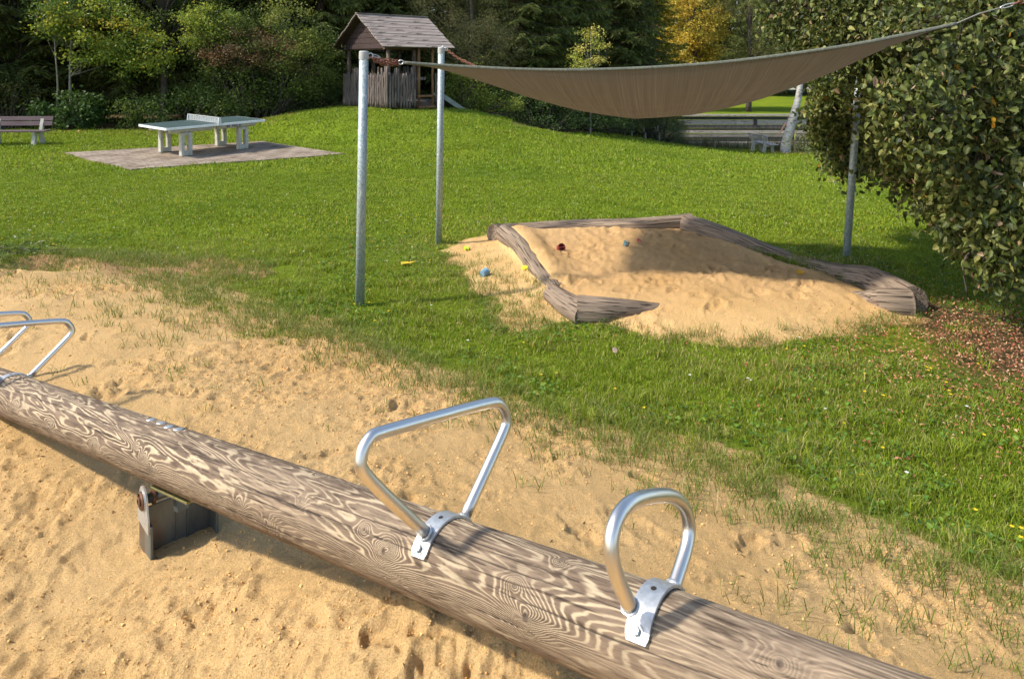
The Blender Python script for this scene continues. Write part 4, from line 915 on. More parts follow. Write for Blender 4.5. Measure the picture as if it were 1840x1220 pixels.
bd = at(1160, 244, 38.6); bench('dark low bench half hidden beside the dispenser box under the bushes', (bd[0] + .35, 38.8, float(H0(bd[0], 38.8))), math.radians(2), M['plum'], 1.6, .9)

# ------------------------------------------------------------------ dispenser box on posts
M['greybox'] = simple('blue_grey_painted_metal', (0.12, 0.15, 0.17), (0.09, 0.115, 0.13), scale=6, rough=0.5, bump=0)
def build_disp():
    p = at(1134, 243, 38.0); z = float(H0(p[0], 38)); R = empty('bag_dispenser', (p[0], 38, z), math.radians(-6)); tag(R, 'grey dog waste dispenser and bin on posts beside the bushes', 'dispenser')
    MB().cyl((-.33, -.02, -.1), (-.33, -.02, 1.0), .028).build('post', M['pole'], R, smooth=True)
    MB().box((.05, .05, .30), (.08, .05, .6)).build('post', M['pole'], R)
    MB().box((0, 0, .60), (.40, .26, .44), None, .02).build('bin_box', M['greybox'], R)
    f = MB(); f.box((-.19, 0, 1.02), (.03, .26, .42)); f.box((.19, 0, 1.02), (.03, .26, .42)); f.box((0, .10, .95), (.36, .02, .28)); f.build('side_panel', M['greybox'], R)
    MB().box((0, 0, 1.25), (.46, .32, .05), None, .01).build('lid', M['greybox'], R)
    s_ = MB(); s_.box((.03, -.02, .99), (.17, .02, .16)); s_.build('sign_plate', M['dark'], R)
    # pale pictogram: slanted stroke with two short bars
    q = MB(); q.box((.02, -.034, 1.035), (.09, .006, .018)); q.box((.05, -.034, 1.0), (.11, .006, .018), Matrix.Rotation(.6, 3, 'Y')); q.box((.05, -.034, .96), (.08, .006, .018)); q.build('pictogram', M['white'], R)
build_disp()

# ------------------------------------------------------------------ playhouse tower
M['rail'] = woodmat('grey_split_timber', (0.25, 0.20, 0.17), (0.10, 0.077, 0.065), (14, 14, 1.2), None, scale=1.0, bump=.6)
M['post'] = woodmat('brown_round_timber', (0.17, 0.125, 0.095), (0.07, 0.05, 0.038), (12, 12, 1.0), None, bump=.5)
M['amber'] = woodmat('amber_round_timber', (0.30, 0.16, 0.07), (0.15, 0.075, 0.035), (12, 12, 1.0), None, bump=.3)
M['shingle'] = woodmat('silver_roof_boards', (0.44, 0.36, 0.30), (0.19, 0.145, 0.12), (1.2, 14, 14), 'lc', bump=.5)
M['gable'] = woodmat('dark_gable_boards', (0.085, 0.055, 0.05), (0.045, 0.03, 0.028), (1.5, 14, 14), 'lc', bump=.4)
M['slide'] = simple('steel_slide', (0.26, 0.28, 0.26), (0.18, 0.20, 0.18), scale=5, rough=.5, metal=.5)
def build_tower():
    th = math.radians(43); C0 = at(696, 189, 20.0); z0 = 1.0
    R = empty('playhouse_tower', at(696, 201.2, 24.0), th); R.scale = (1.2, 1.2, 1.2); tag(R, 'wooden playhouse tower with shingled gable roof and slide on the grassy mound', 'playhouse')
    # local axes: +x along ridge (to the right and back), +y to the left and back
    Lr, W = 1.98, 2.32; zf = 1.19 - z0 + .08
    def Zp(z): return z - z0
    eave = 2.86; ridge = 3.74
    # posts
    for x, y in ((.10, .10), (Lr - .1, .10), (.10, W - .1), (Lr - .1, W - .1), (.95, .08), (.95, W - .1), (Lr - .1, W / 2), (1.45, W - .15), (.1, W / 2 + .1)):
        e = eave if x < .2 or True else eave
        zt_ = eave - .02 if (x, y) != (.1, W / 2 + .1) else 2.05
        MB().tube([(x, y, -.35), (x, y, Zp(1.8)), (x, y, Zp(zt_))], [.062, .06, .055], 12, jit=.08).build('post', M['post'], R, smooth=True)
    # floor and beams
    MB().box((Lr / 2, W / 2, Zp(1.24)), (Lr - .04, W - .04, .06)).build('floor', M['rail'], R)
    fb = MB(); fb.box((Lr / 2, .06, Zp(1.16)), (Lr, .08, .12)); fb.box((.06, W / 2, Zp(1.16)), (.08, W - .2, .12)); fb.build('floor_beam', M['post'], R)
    hb = MB(); hb.box((Lr / 2, .10, Zp(eave - .07)), (Lr + .1, .09, .13)); hb.box((.08, W / 2, Zp(eave - .07)), (.09, W - .12, .13)); hb.box((Lr / 2, W - .1, Zp(eave - .07)), (Lr + .1, .09, .13)); hb.box((Lr - .08, W / 2, Zp(eave - .07)), (.09, W - .12, .13)); hb.build('roof_beam', M['post'], R)
    gr = MB(); gr.box((Lr / 2 - .25, .115, Zp(1.9)), (Lr - .7, .05, .08)); gr.box((.115, W / 2, Zp(1.9)), (.05, W - .3, .08)); gr.box((Lr / 2, W - .12, Zp(1.9)), (Lr - .2, .05, .08)); gr.box((Lr - .12, W * .7, Zp(1.9)), (.05, W * .5, .08)); gr.build('hand_rail', M['rail'], R)
    # pickets, uneven
    def picket(x, y, top, bot, r):
        n = 7; pts = [(x + random.uniform(-.008, .008), y + random.uniform(-.008, .008), bot + (top - bot) * k / n) for k in range(n + 1)]
        rr = [r * random.uniform(.82, 1.12) for _ in pts]; rr[0] *= .8; rr[-1] *= .75
        MB().tube(pts, rr, 9, jit=.2).build('picket', M['rail'], R, smooth=True)
    random.seed(21)
    y = .0
    for side in range(4):
        span = (Lr - .0) if side == 0 else (W if side == 1 else (Lr if side == 2 else W * .45)); s_ = 0.0 if side else -.02; i = 0
        while s_ < span:
            tall = random.random() < .33; top = Zp(2.06 + random.uniform(-.05, .04) + (.17 if tall else 0)); bot = Zp(1.10 + random.uniform(-.05, .05) - (.10 * s_ if side == 0 else 0) * 0)
            r = random.uniform(.030, .042)
            if side == 0 and Lr - 1.02 < s_ < Lr - .34: s_ += .05; continue
            if side == 0: picket(s_, -.01, top, bot, r)
            elif side == 1: picket(-.01, s_, top, bot, r)
            elif side == 2: picket(s_, W + .01, top, bot, r)
            else: picket(Lr + .01, W - s_, top, bot, r)
            s_ += r * 2 + random.uniform(.012, .03)
    # ladder at the right of the long side
    ld = empty_child = None
    for x in (Lr - .95, Lr - .47):
        MB().tube([(x, -.06, Zp(.98)), (x, -.05, Zp(eave - .03))], .035, 10).build('ladder_rail', M['amber'], R, smooth=True)
    for z in (1.08, 1.40): MB().tube([(Lr - 1.01, -.09, Zp(z)), (Lr - .41, -.09, Zp(z))], .036, 10).build('ladder_rung', M['amber'], R, smooth=True)
    # roof: stepped boards on both slopes
    oh = .27; hw = W / 2 + .22; n = 10; zr = Zp(ridge); ze = Zp(eave - .08); x0, x1 = -.30, Lr + .22
    for s_ in (-1, 1):
        rf = MB(); L_ = math.hypot(hw, zr - ze); ang = math.atan2(zr - ze, hw)
        for k in range(n):
            t0, t1 = k / n, (k + 1.12) / n; tm = (t0 + t1) / 2
            yc = W / 2 + s_ * hw * tm; zc = zr + (ze - zr) * tm + .010 + .012
            rot = Matrix.Rotation(-s_ * (ang - .055), 3, 'X')
            a = x0 + random.uniform(-.02, .02); 
            cuts = [a] + sorted(random.uniform(x0 + .5, x1 - .5) for _ in range(1 if k % 2 else 0)) + [x1 + random.uniform(-.02, .02)]
            for c0_, c1_ in zip(cuts[:-1], cuts[1:]):
                if c1_ - c0_ < .08: continue
                rf.box(((c0_ + c1_) / 2, yc, zc + random.uniform(-.003, .003)), (c1_ - c0_ - .006, L_ * (t1 - t0), .020), rot)
        rf.build('roof', M['shingle'], R)
        und = MB(); rot = Matrix.Rotation(-s_ * ang, 3, 'X'); und.box(((x0 + x1) / 2, W / 2 + s_ * hw * .5, (zr + ze) / 2 - .012), (x1 - x0 - .06, L_ * .985, .016), rot); und.build('roof_lining', M['gable'], R)
    MB().box(((x0 + x1) / 2, W / 2, zr + .035), (x1 - x0, .10, .02)).build('ridge_board', M['shingle'], R)
    # gables: horizontal dark boards
    for xg in (-.02, Lr + .02):
        g = MB(); nb = 6
        for k in range(nb):
            za, zb_ = Zp(eave - .10) + (zr - .06 - Zp(eave - .10)) * k / nb, Zp(eave - .10) + (zr - .06 - Zp(eave - .10)) * (k + .94) / nb
            wa = (hw - .06) * (zr - za) / (zr - ze); wb = (hw - .06) * (zr - zb_) / (zr - ze)
            wa -= .04; wb = max(wb - .04, .01); xo = xg + .004 * (k % 2)
            g.add([(xo, W / 2 - wa, za), (xo, W / 2 + wa, za), (xo, W / 2 + wb, zb_), (xo, W / 2 - wb, zb_), (xo + .02, W / 2 - wa, za), (xo + .02, W / 2 + wa, za), (xo + .02, W / 2 + wb, zb_), (xo + .02, W / 2 - wb, zb_)],
                  [(0, 1, 2, 3), (7, 6, 5, 4), (0, 4, 5, 1), (1, 5, 6, 2), (2, 6, 7, 3), (3, 7, 4, 0)])
        g.build('gable', M['gable'], R)
    # slide from the right end
    sl = MB(); p0 = Vector((Lr + .05, .45, Zp(1.36))); p1 = Vector((Lr + 1.65, .40, Zp(.42))); d = (p1 - p0).normalized(); L_ = (p1 - p0).length; rr_ = align(Vector((0, -1, 0)).cross(d) * -1, d); mid = (p0 + p1) / 2
    sl.box(mid, (L_, .42, .01), rr_); slide = sl.build('slide', M['slide'], R)
    for s_ in (-1, 1): MB().box(mid + Vector((0, s_ * .225, .05)), (L_ + .02, .03, .14), rr_).build('slide_edge', M['slide'], slide)
build_tower()

# ------------------------------------------------------------------ pond, wall, meadow edge
M['water'] = simple('pond_water', (0.02, 0.025, 0.02), (0.015, 0.02, 0.015), scale=2, rough=0.06, bump=.08, bscale=3, spec=.5)
def build_pond():
    n = 30; xs = np.linspace(2, 60, n); V = []; 
    ys = np.linspace(30, 57.4, 12); X, Y = np.meshgrid(xs, ys, indexing='ij'); z = np.full_like(X, -3.05); I = np.arange(X.size).reshape(X.shape)
    keep = lambda x, y: y > 33.4 + (14.3 - x) * 2.0
    Fq = np.stack([I[:-1, :-1], I[1:, :-1], I[1:, 1:], I[:-1, 1:]], -1).reshape(-1, 4)
    V = np.stack([X, Y, z], -1).reshape(-1, 3)
    # follow the bank so that no water sticks out of the lawn
    tag(link('pond', fastmesh('pond', V, Fq, M['water'])), kind='structure')
build_pond()
M['wallwood'] = woodmat('pale_grey_wall_planks', (0.66, 0.57, 0.46), (0.32, 0.26, 0.20), (.8, 7, 14), None, scale=1.3, bump=.5)
M['walldark'] = woodmat('dark_planks', (0.12, 0.105, 0.095), (0.05, 0.042, 0.038), (.8, 7, 14), None, bump=.4)  # darker planks for the dark bands and posts of the wall
def build_wall():
    y = 57.2; R = empty('pond_wall', (26, y, -3.1)); tag(R, 'long timber retaining wall along the far side of the pond', 'wall')
    def course(z0, z1, mat, out, nm='plank'):
        m_ = MB(); x = -26.0
        while x < 28:
            L_ = random.uniform(3.4, 4.6); m_.box((x + L_ / 2, -out / 2, (z0 + z1) / 2 + 3.1 + random.uniform(-.01, .01)), (L_ - .03, .1 + out, z1 - z0 - .015)); x += L_
        m_.build(nm, mat, R)
    course(-1.66, -1.50, M['wallwood'], .26, 'capping'); course(-1.95, -1.70, M['walldark'], .04); course(-2.33, -1.97, M['wallwood'], .06); course(-2.62, -2.35, M['rail'], .05); course(-2.80, -2.64, M['walldark'], .02); course(-3.02, -2.80, M['wallwood'], .16)
    for x in np.arange(-24, 28, 8.6): MB().box((x, -.12, .95), (.28, .10, .5)).build('post', M['walldark'], R)
build_wall()
M['mboard'] = simple('pale_board_walk', (0.5, 0.42, 0.32), (0.35, 0.29, 0.22), scale=4, rough=.8)
bw = MB(); bw.box((0, 0, 0), (15, .25, .08)); o = bw.build('edging_board', M['mboard']); o.location = (16.5, 50, -3.0); tag(o, 'thin pale board floating on the pond in front of the timber wall', 'board')
def build_reeds():
    n = 26000; x = RNG.uniform(5.5, 26, n); off = RNG.uniform(-0.4, 3.4, n); y = 35.2 + (14.3 - x) * 2.0 + off; kp = (y > 22) & (y < 54); x, y = x[kp], y[kp]; off = off[kp]; k = len(x)
    col = palette(k, [(0.10, 0.12, 0.035), (0.16, 0.15, 0.05), (0.07, 0.11, 0.03), (0.17, 0.10, 0.06), (0.24, 0.20, 0.09)], [.25, .25, .2, .15, .15])
    h = RNG.uniform(0.5, 1.15, k) * (0.8 + 0.5 * fbm(x * .8, y * .8, 2, 3)); V, T, C = blades(x, y, h, np.full(k, .022), RNG.uniform(0.05, .55, k), col, z=H0(x, y))
    tag(link('reeds', fastmesh('reeds', V, T, M['grass'], C)), 'tall green and brown reeds growing along the pond bank', 'reeds', kind='stuff')
build_reeds()

# ------------------------------------------------------------------ trees and bushes
M['leaf'] = leafmat('tree_leaves', trans=.30, rough=.5, spec=.3); M['needle'] = leafmat('spruce_needles', trans=.12, rough=.6, spec=.2)
M['bark'] = simple('brown_bark', (0.13, 0.10, 0.08), (0.05, 0.04, 0.03), scale=6, rough=.9, bump=.8, stretch=(3, 3, .6), dist=.03)
M['barkred'] = simple('reddish_spruce_bark', (0.22, 0.13, 0.08), (0.10, 0.06, 0.04), scale=6, rough=.9, bump=.8, stretch=(3, 3, 1), dist=.03)
M['barkgrey'] = simple('pale_grey_bark', (0.27, 0.25, 0.20), (0.13, 0.12, 0.09), scale=5, rough=.85, bump=.4, stretch=(2, 2, .7))
M['birch'] = simple('white_birch_bark', (0.62, 0.58, 0.52), (0.30, 0.27, 0.23), scale=3.5, rough=.7, bump=.4, stretch=(1.2, 1.2, 4), spots=((0.07, 0.06, 0.05), 3.0, .58))
GAIN = 1.55
def leafcloud(centers, per, sig, size, pal, w=None, shape=QUAD, droop=.0, up=.45, colorclump=.7, aspect=.8):
    """leaves grouped around clump centres; centers (n,3), sig (3,)"""
    n = len(centers); N_ = n * per; C = np.repeat(centers, per, 0); sg = np.asarray(sig)
    P = C + RNG.normal(size=(N_, 3)) * sg; idx_c = RNG.choice(len(pal), n, p=w); idx = np.where(RNG.random(N_) < colorclump, np.repeat(idx_c, per), RNG.choice(len(pal), N_, p=w))
    pal = [tuple(min(v * GAIN, .8) for v in c) for c in pal]
    col = palette(N_, pal, clump=idx, jit=.3); nn = unit(rdir(N_) + [0, 0, up]); T = unit(RNG.normal(size=(N_, 3)) * [1, 1, .6] + [0, 0, -droop])
    V, Fq, k = scatter_shape(shape, P, T, nn, RNG.uniform(.5, 1.35, N_) * size, None if aspect is None else RNG.uniform(.7, 1.1, N_) * size * aspect)
    return V, Fq, np.repeat(col, k, 0)
def ellip_pts(n, c, r, shell=.55):
    d = rdir(n); rr = shell + (1 - shell) * RNG.random(n) ** .5; return np.asarray(c) + d * rr[:, None] * np.asarray(r)
def crown_parts(name, loc, ellips, nper, per, sig, size, pal, w=None, bark='bark', trunk=None, tr=.16, label='', group=None, cat='tree', up=.45, branches=26, shape=QUAD, droop=0.3, aspect=.8, minz=None, colorclump=.7):
    z = float(H0(loc[0], loc[1])); R = empty(name, (loc[0], loc[1], z)); tag(R, label, cat, group)
    tot = sum(e[1][0] * e[1][1] * e[1][2] for e in ellips) ; C = np.concatenate([ellip_pts(max(6, int(nper * (e[1][0] * e[1][2]) / sum(q[1][0] * q[1][2] for q in ellips))), *e) for e in ellips])
    if minz is not None: C = C[C[:, 2] > minz]
    V, Fq, col = leafcloud(C, per, sig, size, pal, w, shape=shape, up=up, droop=droop, aspect=aspect, colorclump=colorclump)
    V[:, 2] = np.maximum(V[:, 2], 0.01)
    nm = 'crown' if cat == 'tree' else 'foliage'; link(nm, fastmesh(nm, V, Fq, M['leaf'], col), R)
    if trunk is not None:
        tp = smooth_path(trunk, 5); rr = np.linspace(tr, tr * .3, len(tp)); MB().tube(tp, rr, 12, jit=.12).build('trunk', M[bark], R, smooth=True)
        bm = MB()
        for i in RNG.choice(len(C), min(branches, len(C)), replace=False):
            q = C[i]; cand = tp[tp[:, 2] < q[2] + .2]; a = cand[-1] if len(cand) else tp[len(tp) // 2]
            a = tp[max(0, int(len(cand) * .8) - 1)]; mid = (a + q) / 2 + RNG.normal(size=3) * .12
            bm.tube([a, mid, q], [tr * .28, tr * .16, tr * .06], 6)
        bm.build('branches', M[bark], R, smooth=True)
    else:
        bm = MB()
        for i in RNG.choice(len(C), min(branches, len(C)), replace=False):
            q = C[i]; a = np.array([q[0] * .25, q[1] * .25, 0]); bm.tube([a, (a + q) / 2 + RNG.normal(size=3) * .1, q], [.03, .02, .008], 5)
        bm.build('stems', M[bark], R)
    return R
def spruce_proto(H, Lmax, seed, pal):
    rng = np.random.default_rng(seed); segs = []; blade_P = []; blade_T = []; blade_L = []
    bm = MB(); z = 1.0
    while z < H - .3:
        nb = rng.integers(5, 8); Lb = Lmax * (1 - z / H) ** .75 * (0.75 + .25 * S(.5, 2.5, z)); a0 = rng.random() * 6.28
        for k in range(nb):
            a = a0 + 6.28 * k / nb + rng.normal() * .2; L_ = Lb * rng.uniform(.7, 1.15); zz = z + rng.normal() * .08; d = np.array([math.cos(a), math.sin(a), 0]); sd_ = np.array([-d[1], d[0], 0])
            n = max(5, int(L_ / .09)); t = np.linspace(.12, 1, n); droop = -.42 * L_ * t ** 1.3 + .28 * L_ * t ** 3
            pts = d[None] * (L_ * t)[:, None] + np.array([0, 0, zz])[None] + np.stack([0 * t, 0 * t, droop], 1)
            bm.tube([[0, 0, zz], pts[n // 2], pts[-1]], [.022, .014, .004], 4, caps=False)
            for s_ in (-1, 1):
                bl = (.13 + .55 * np.sin(np.pi * np.clip(t * .9 + .08, 0, 1)) * min(1, L_ / 2.2)) * rng.uniform(.6, 1.15, n)
                td = unit(sd_[None] * s_ * rng.uniform(.6, 1.1, n)[:, None] + d[None] * rng.uniform(.4, .9, n)[:, None] + np.array([0, 0, -1.])[None] * rng.uniform(.25, .95, n)[:, None])
                # needle sprays along each branchlet
                for f0 in (0, .34, .67):
                    p = pts + td * (bl * f0)[:, None]; blade_P.append(p); blade_T.append(unit(td + rng.normal(size=(n, 3)) * .18)); blade_L.append(bl * .5 + .07)
                    for q in (-1, 1):
                        side = unit(np.cross(td, [0, 0, 1.])); blade_P.append(p); blade_T.append(unit(td * .8 + side * q * .7 + rng.normal(size=(n, 3)) * .2 + [0, 0, -.15])); blade_L.append(bl * .28 + .05)
        z += rng.uniform(.24, .36) * (1 + .3 * (z < 3))
    P = np.concatenate(blade_P); T = np.concatenate(blade_T); L_ = np.concatenate(blade_L); n = len(P)
    nn = unit(rng.normal(size=(n, 3)) * .8 + [0, 0, .8]); k0 = P + T * (L_ / 2)[:, None]
    V, Fq, k = scatter_shape(QUAD, k0, T, nn, L_, np.clip(L_ * .26, .03, .075))
    r_ = np.hypot(P[:, 0], P[:, 1]); col = palette(n, pal, jit=.35)
    crown = fastmesh('crown', V, Fq, M['needle'], np.repeat(col, k, 0))
    tr = MB().tube([(0, 0, -.2), (0, 0, H * .4), (0, 0, H)], [H * .016 + .03, H * .012, .02], 12, jit=.08)
    return crown, tr, bm
DG = [(0.085, 0.108, 0.022), (0.11, 0.13, 0.028), (0.06, 0.08, 0.02), (0.15, 0.16, 0.035)]
YG = [(0.24, 0.22, 0.016), (0.30, 0.25, 0.018), (0.16, 0.18, 0.016), (0.10, 0.13, 0.015)]
PROT = {}
def spruce(kind, x, y, scale, rz, label):
    if kind not in PROT:
        H, Lm, sd_, pal, bk = {'a': (13, 2.9, 1, DG, 'barkred'), 'b': (12, 2.6, 2, [tuple(v * 1.25 for v in c) for c in DG], 'bark'), 'c': (11, 2.7, 3, YG, 'bark')}[kind]
        cr, tr, bm = spruce_proto(H, Lm, sd_, pal); R = empty('spruce_tree', (0, 0, 0))
        link('crown', cr, R); tr.build('trunk', M[bk], R, smooth=True); bm.build('branches', M['bark'], R); PROT[kind] = R; r = R
    else: r = copy_tree(PROT[kind])
    r.location = (x, y, float(H0(x, y)) - .05); r.scale = (scale,) * 3; r.rotation_euler = (0, 0, rz); tag(r, label, 'tree', 'spruces of the wood'); return r
def X_(px, d): return (px - CX) / F * d
# front row, left to right; each crown differs in place and tone
spruce('a', X_(-90, 25), 25.5, 1.10, 0.3, 'big dark spruce at the left edge of the picture behind the plum bench')
spruce('a', X_(62, 27), 27.0, 1.15, 1.9, 'spruce with bare reddish lower trunk above the right end of the plum bench')
spruce('b', X_(232, 27), 27.5, 1.2, 2.2, 'dark spruce drooping over the black gap left of the table tennis table')
spruce('a', X_(330, 29), 29.5, 1.2, 4.2, 'dark spruce rising behind the brown leaved bush over the table tennis table')
spruce('b', X_(575, 30), 30.0, 1.25, 3.3, 'bristly spruce directly left of the playhouse roof')
spruce('a', X_(500, 30), 30.5, 1.2, 0.8, 'tall spruce behind the bushes between the table tennis table and the playhouse')
spruce('b', X_(690, 33), 33.5, 1.15, 0.1, 'dark spruce right behind the playhouse ridge')
spruce('a', X_(925, 30), 31.5, 1.15, 2.6, 'green spruce above the middle of the sail, left one of the pair')
spruce('b', X_(1010, 33), 34.0, 1.2, 5.1, 'dense spruce behind the yellow leaved sapling')
spruce('a', X_(1105, 38), 38.5, 1.25, 1.2, 'dark spruce right of the yellow leaved sapling')
spruce('c', X_(1172, 43), 44.0, 1.25, 0.4, 'olive yellow conifer left of the golden maple')
for i in range(31):
    px = -420 + i * 50 + random.uniform(-14, 14); d = 34 + (i % 3) * 5 + (max(px - 700, 0)) * .018
    spruce('ab'[i % 2], X_(px, d), d, random.uniform(1.15, 1.5), random.uniform(0, 6.2), 'dark spruce standing deep in the shaded wood behind the front trees')
for i in range(15):
    px = 1130 + i * 52; d = 84 + (i % 2) * 8
    r = spruce('ba'[i % 2], X_(px, d), d, random.uniform(1.9, 2.4), random.uniform(0, 6.2), 'distant spruce beyond the far meadow'); r['group'] = 'spruces beyond the meadow'

GRN = [(0.045, 0.075, 0.012), (0.065, 0.10, 0.016), (0.030, 0.052, 0.010), (0.11, 0.14, 0.025)]
def T0(px, d): return (X_(px, d), d)
crown_parts('maple_tree', T0(150, 24.6), [((.55, -.3, 3.5), (1.5, .9, 1.3)), ((-.7, -.2, 3.9), (.9, .7, .8)), ((2.0, -.1, 2.7), (1.3, .8, .9))], 88, 95, (.22, .20, .12), .105, [(0.13, 0.17, 0.02), (0.21, 0.23, 0.025), (0.07, 0.11, 0.015), (0.34, 0.27, 0.03)], [.4, .25, .25, .1], bark='barkgrey', trunk=[(-.35, 0, 0), (-.45, 0, 1.3), (-.5, .1, 2.6), (-.3, 0, 5.0)], tr=.055, label='slender maple with pale stem and yellow green leaves between bench and table', aspect=.95, minz=1.4, droop=.6, branches=9)
crown_parts('sapling_tree', T0(101, 24.3), [((0, 0, 4.3), (.9, .7, 1.0))], 30, 80, (.2, .2, .12), .09, GRN, bark='barkgrey', trunk=[(0, 0, 0), (.05, 0, 1.5), (-.05, 0, 3.0), (0, 0, 4.5)], tr=.035, label='very thin bare sapling stem right of the plum bench')
crown_parts('hazel_bush', T0(470, 25.4), [((.1, 0, 2.0), (2.5, 1.0, 2.0)), ((-1.4, -.2, 2.9), (1.1, .7, 1.0))], 190, 110, (.24, .2, .14), .085, [(0.06, 0.09, 0.014), (0.09, 0.12, 0.018), (0.04, 0.06, 0.01)], label='large dark green hazel bush behind the table tennis table', cat='bush', minz=.2)
crown_parts('dogwood_bush', T0(425, 24.8), [((.0, 0, 2.55), (1.25, .6, .75)), ((1.3, 0, 2.4), (1.0, .5, .5))], 60, 110, (.2, .18, .1), .075, [(0.13, 0.075, 0.035), (0.17, 0.10, 0.045), (0.09, 0.085, 0.025), (0.10, 0.055, 0.035)], label='reddish brown autumn leaved bush above the table tennis net', cat='bush', trunk=[(.2, .3, 0), (.1, .2, 1.5), (0, 0, 2.6)], tr=.05, minz=1.2)
crown_parts('lime_green_shrub', T0(375, 24.9), [((0, 0, 3.45), (1.15, .6, .75))], 34, 100, (.2, .18, .1), .1, [(0.16, 0.20, 0.025), (0.10, 0.14, 0.02), (0.23, 0.24, 0.03)], label='bright lime green leaf clump topping the bushes above the table', cat='bush', trunk=[(0, .5, 0), (0, .4, 1.8), (0, 0, 3.2)], tr=.05)
crown_parts('yellow_green_shrub', T0(505, 25.0), [((0.2, 0, 3.3), (.9, .5, .9)), ((.9, -.1, 2.5), (.7, .4, .5))], 30, 80, (.2, .18, .1), .085, [(0.16, 0.17, 0.03), (0.10, 0.12, 0.02)], label='yellow green sprays hanging left of the playhouse', cat='bush', trunk=[(-.2, .4, 0), (0, .3, 1.8), (0.2, 0, 3.2)], tr=.045)
crown_parts('undergrowth_bush', T0(120, 24.2), [((0, 0, .55), (1.3, .5, .75))], 46, 70, (.18, .15, .12), .13, [(0.03, 0.06, 0.012), (0.045, 0.08, 0.015)], label='low round leaved bush just right of the plum bench', cat='bush', aspect=1.0)
crown_parts('undergrowth_bush', T0(20, 24.6), [((0, 0, .9), (1.1, .5, 1.0))], 34, 60, (.2, .15, .15), .11, [(0.05, 0.06, 0.012), (0.07, 0.06, 0.015), (0.03, 0.05, .01)], label='sparse yellowish bush behind the plum bench', cat='bush')
crown_parts('undergrowth_bush', T0(330, 24.4), [((0, 0, .6), (2.4, .6, .8))], 80, 90, (.22, .18, .14), .085, [(0.05, 0.085, 0.014), (0.035, 0.06, 0.012), (0.09, 0.12, 0.02)], label='low leafy bush at the wood edge behind the left half of the table', cat='bush')
crown_parts('undergrowth_bush', T0(545, 27.0), [((0, 0, .7), (2.0, .7, .9))], 70, 90, (.22, .18, .14), .085, [(0.05, 0.08, 0.014), (0.03, 0.055, 0.012)], label='low dark bush where the mound meets the wood', cat='bush')
crown_parts('hornbeam_tree', T0(285, 26.0), [((0, 0, 4.9), (2.6, 1.2, 1.7)), ((-2.2, 0, 5.3), (1.6, 1.0, 1.3))], 150, 110, (.26, .22, .14), .09, [(0.055, 0.08, 0.014), (0.085, 0.11, 0.02), (0.12, 0.14, 0.025)], trunk=[(0, .3, 0), (.1, .2, 2.4), (0, 0, 6.5)], tr=.14, label='mid green hornbeam arching over the gap left of the table', minz=2.9, droop=.6)
crown_parts('hornbeam_tree', T0(20, 26.0), [((0, 0, 4.4), (1.6, 1.0, 1.6))], 70, 100, (.26, .22, .14), .09, [(0.045, 0.07, 0.014), (0.07, 0.095, 0.018), (0.10, 0.12, 0.02)], trunk=[(0, .3, 0), (.1, .2, 2.4), (0, 0, 5.5)], tr=.12, label='green hornbeam above the bench at the left edge', minz=2.4, droop=.6)
crown_parts('willow_tree', T0(845, 29.5), [((0, 0, 3.6), (1.7, 1.2, 2.4)), ((.9, -.5, 2.5), (1.5, .8, 1.3)), ((-1.2, .2, 4.0), (1.2, 1, 2))], 210, 130, (.26, .22, .18), .07, [(0.085, 0.095, 0.035), (0.12, 0.12, 0.045), (0.06, 0.075, 0.025), (0.13, 0.11, 0.04)], trunk=[(0, .5, 0), (.1, .4, 2.2), (0, 0, 6)], tr=.14, label='bushy olive grey willow right of the playhouse roof', aspect=.5)
crown_parts('elder_bush', T0(846, 27.5), [((0, 0, .55), (1.05, .7, 1.25)), ((1.0, 0, .1), (.9, .6, .8))], 60, 90, (.18, .16, .14), .085, [(0.12, 0.15, 0.02), (0.17, 0.19, 0.025), (0.07, 0.10, 0.015)], label='yellow green shrub beside the playhouse slide', cat='bush')
crown_parts('hornbeam_bush', T0(975, 29.0), [((0, 0, 1.0), (2.3, 1.1, 1.6)), ((1.9, .6, .5), (1.6, .9, 1.2)), ((-1.4, 0, .6), (1.2, .8, 1.2))], 170, 120, (.22, .2, .13), .08, [(0.045, 0.078, 0.018), (0.07, 0.105, 0.025), (0.03, 0.05, 0.012)], label='broad dark green bush below the left part of the sail', cat='bush', minz=.0)
crown_parts('hornbeam_bush', T0(1075, 33.5), [((0, 0, .9), (2.2, 1.0, 1.3))], 90, 110, (.22, .2, .14), .085, [(0.06, 0.07, 0.02), (0.13, 0.085, 0.04), (0.045, 0.065, 0.015), (0.2, 0.13, 0.06)], [.4, .2, .3, .1], label='bush with brownish pink leaves left of the dispenser', cat='bush')
crown_parts('hornbeam_bush', T0(1125, 39.6), [((0, 0, 1.0), (1.4, .8, 1.5))], 60, 100, (.25, .2, .16), .09, [(0.03, 0.05, 0.012), (0.05, 0.06, 0.016)], label='dark bush directly behind the dispenser', cat='bush')
crown_parts('sallow_bush', T0(1186, 39.0), [((0, 0, .95), (1.35, .9, 1.2)), ((.5, -.5, .3), (1.0, .5, .7))], 80, 120, (.2, .2, .2), .085, [(0.09, 0.11, 0.045), (0.13, 0.14, 0.06), (0.06, 0.08, 0.03)], label='grey green willow shrub at the left end of the pond', cat='bush', aspect=.4)
crown_parts('sapling_tree', T0(1062, 29.5), [((0, 0, 3.5), (.75, .5, .9)), ((-.45, 0, 2.6), (.7, .4, .6)), ((.8, 0, 2.15), (.9, .4, .35))], 34, 75, (.18, .18, .09), .09, [(0.30, 0.30, 0.05), (0.22, 0.24, 0.04), (0.40, 0.34, 0.07)], bark='barkgrey', trunk=[(0, .2, -.5), (0, .1, 1.8), (0, 0, 4.2)], tr=.04, label='slim sapling with pale yellow leaves above the middle of the sail', up=.2)
GAIN = 1.0
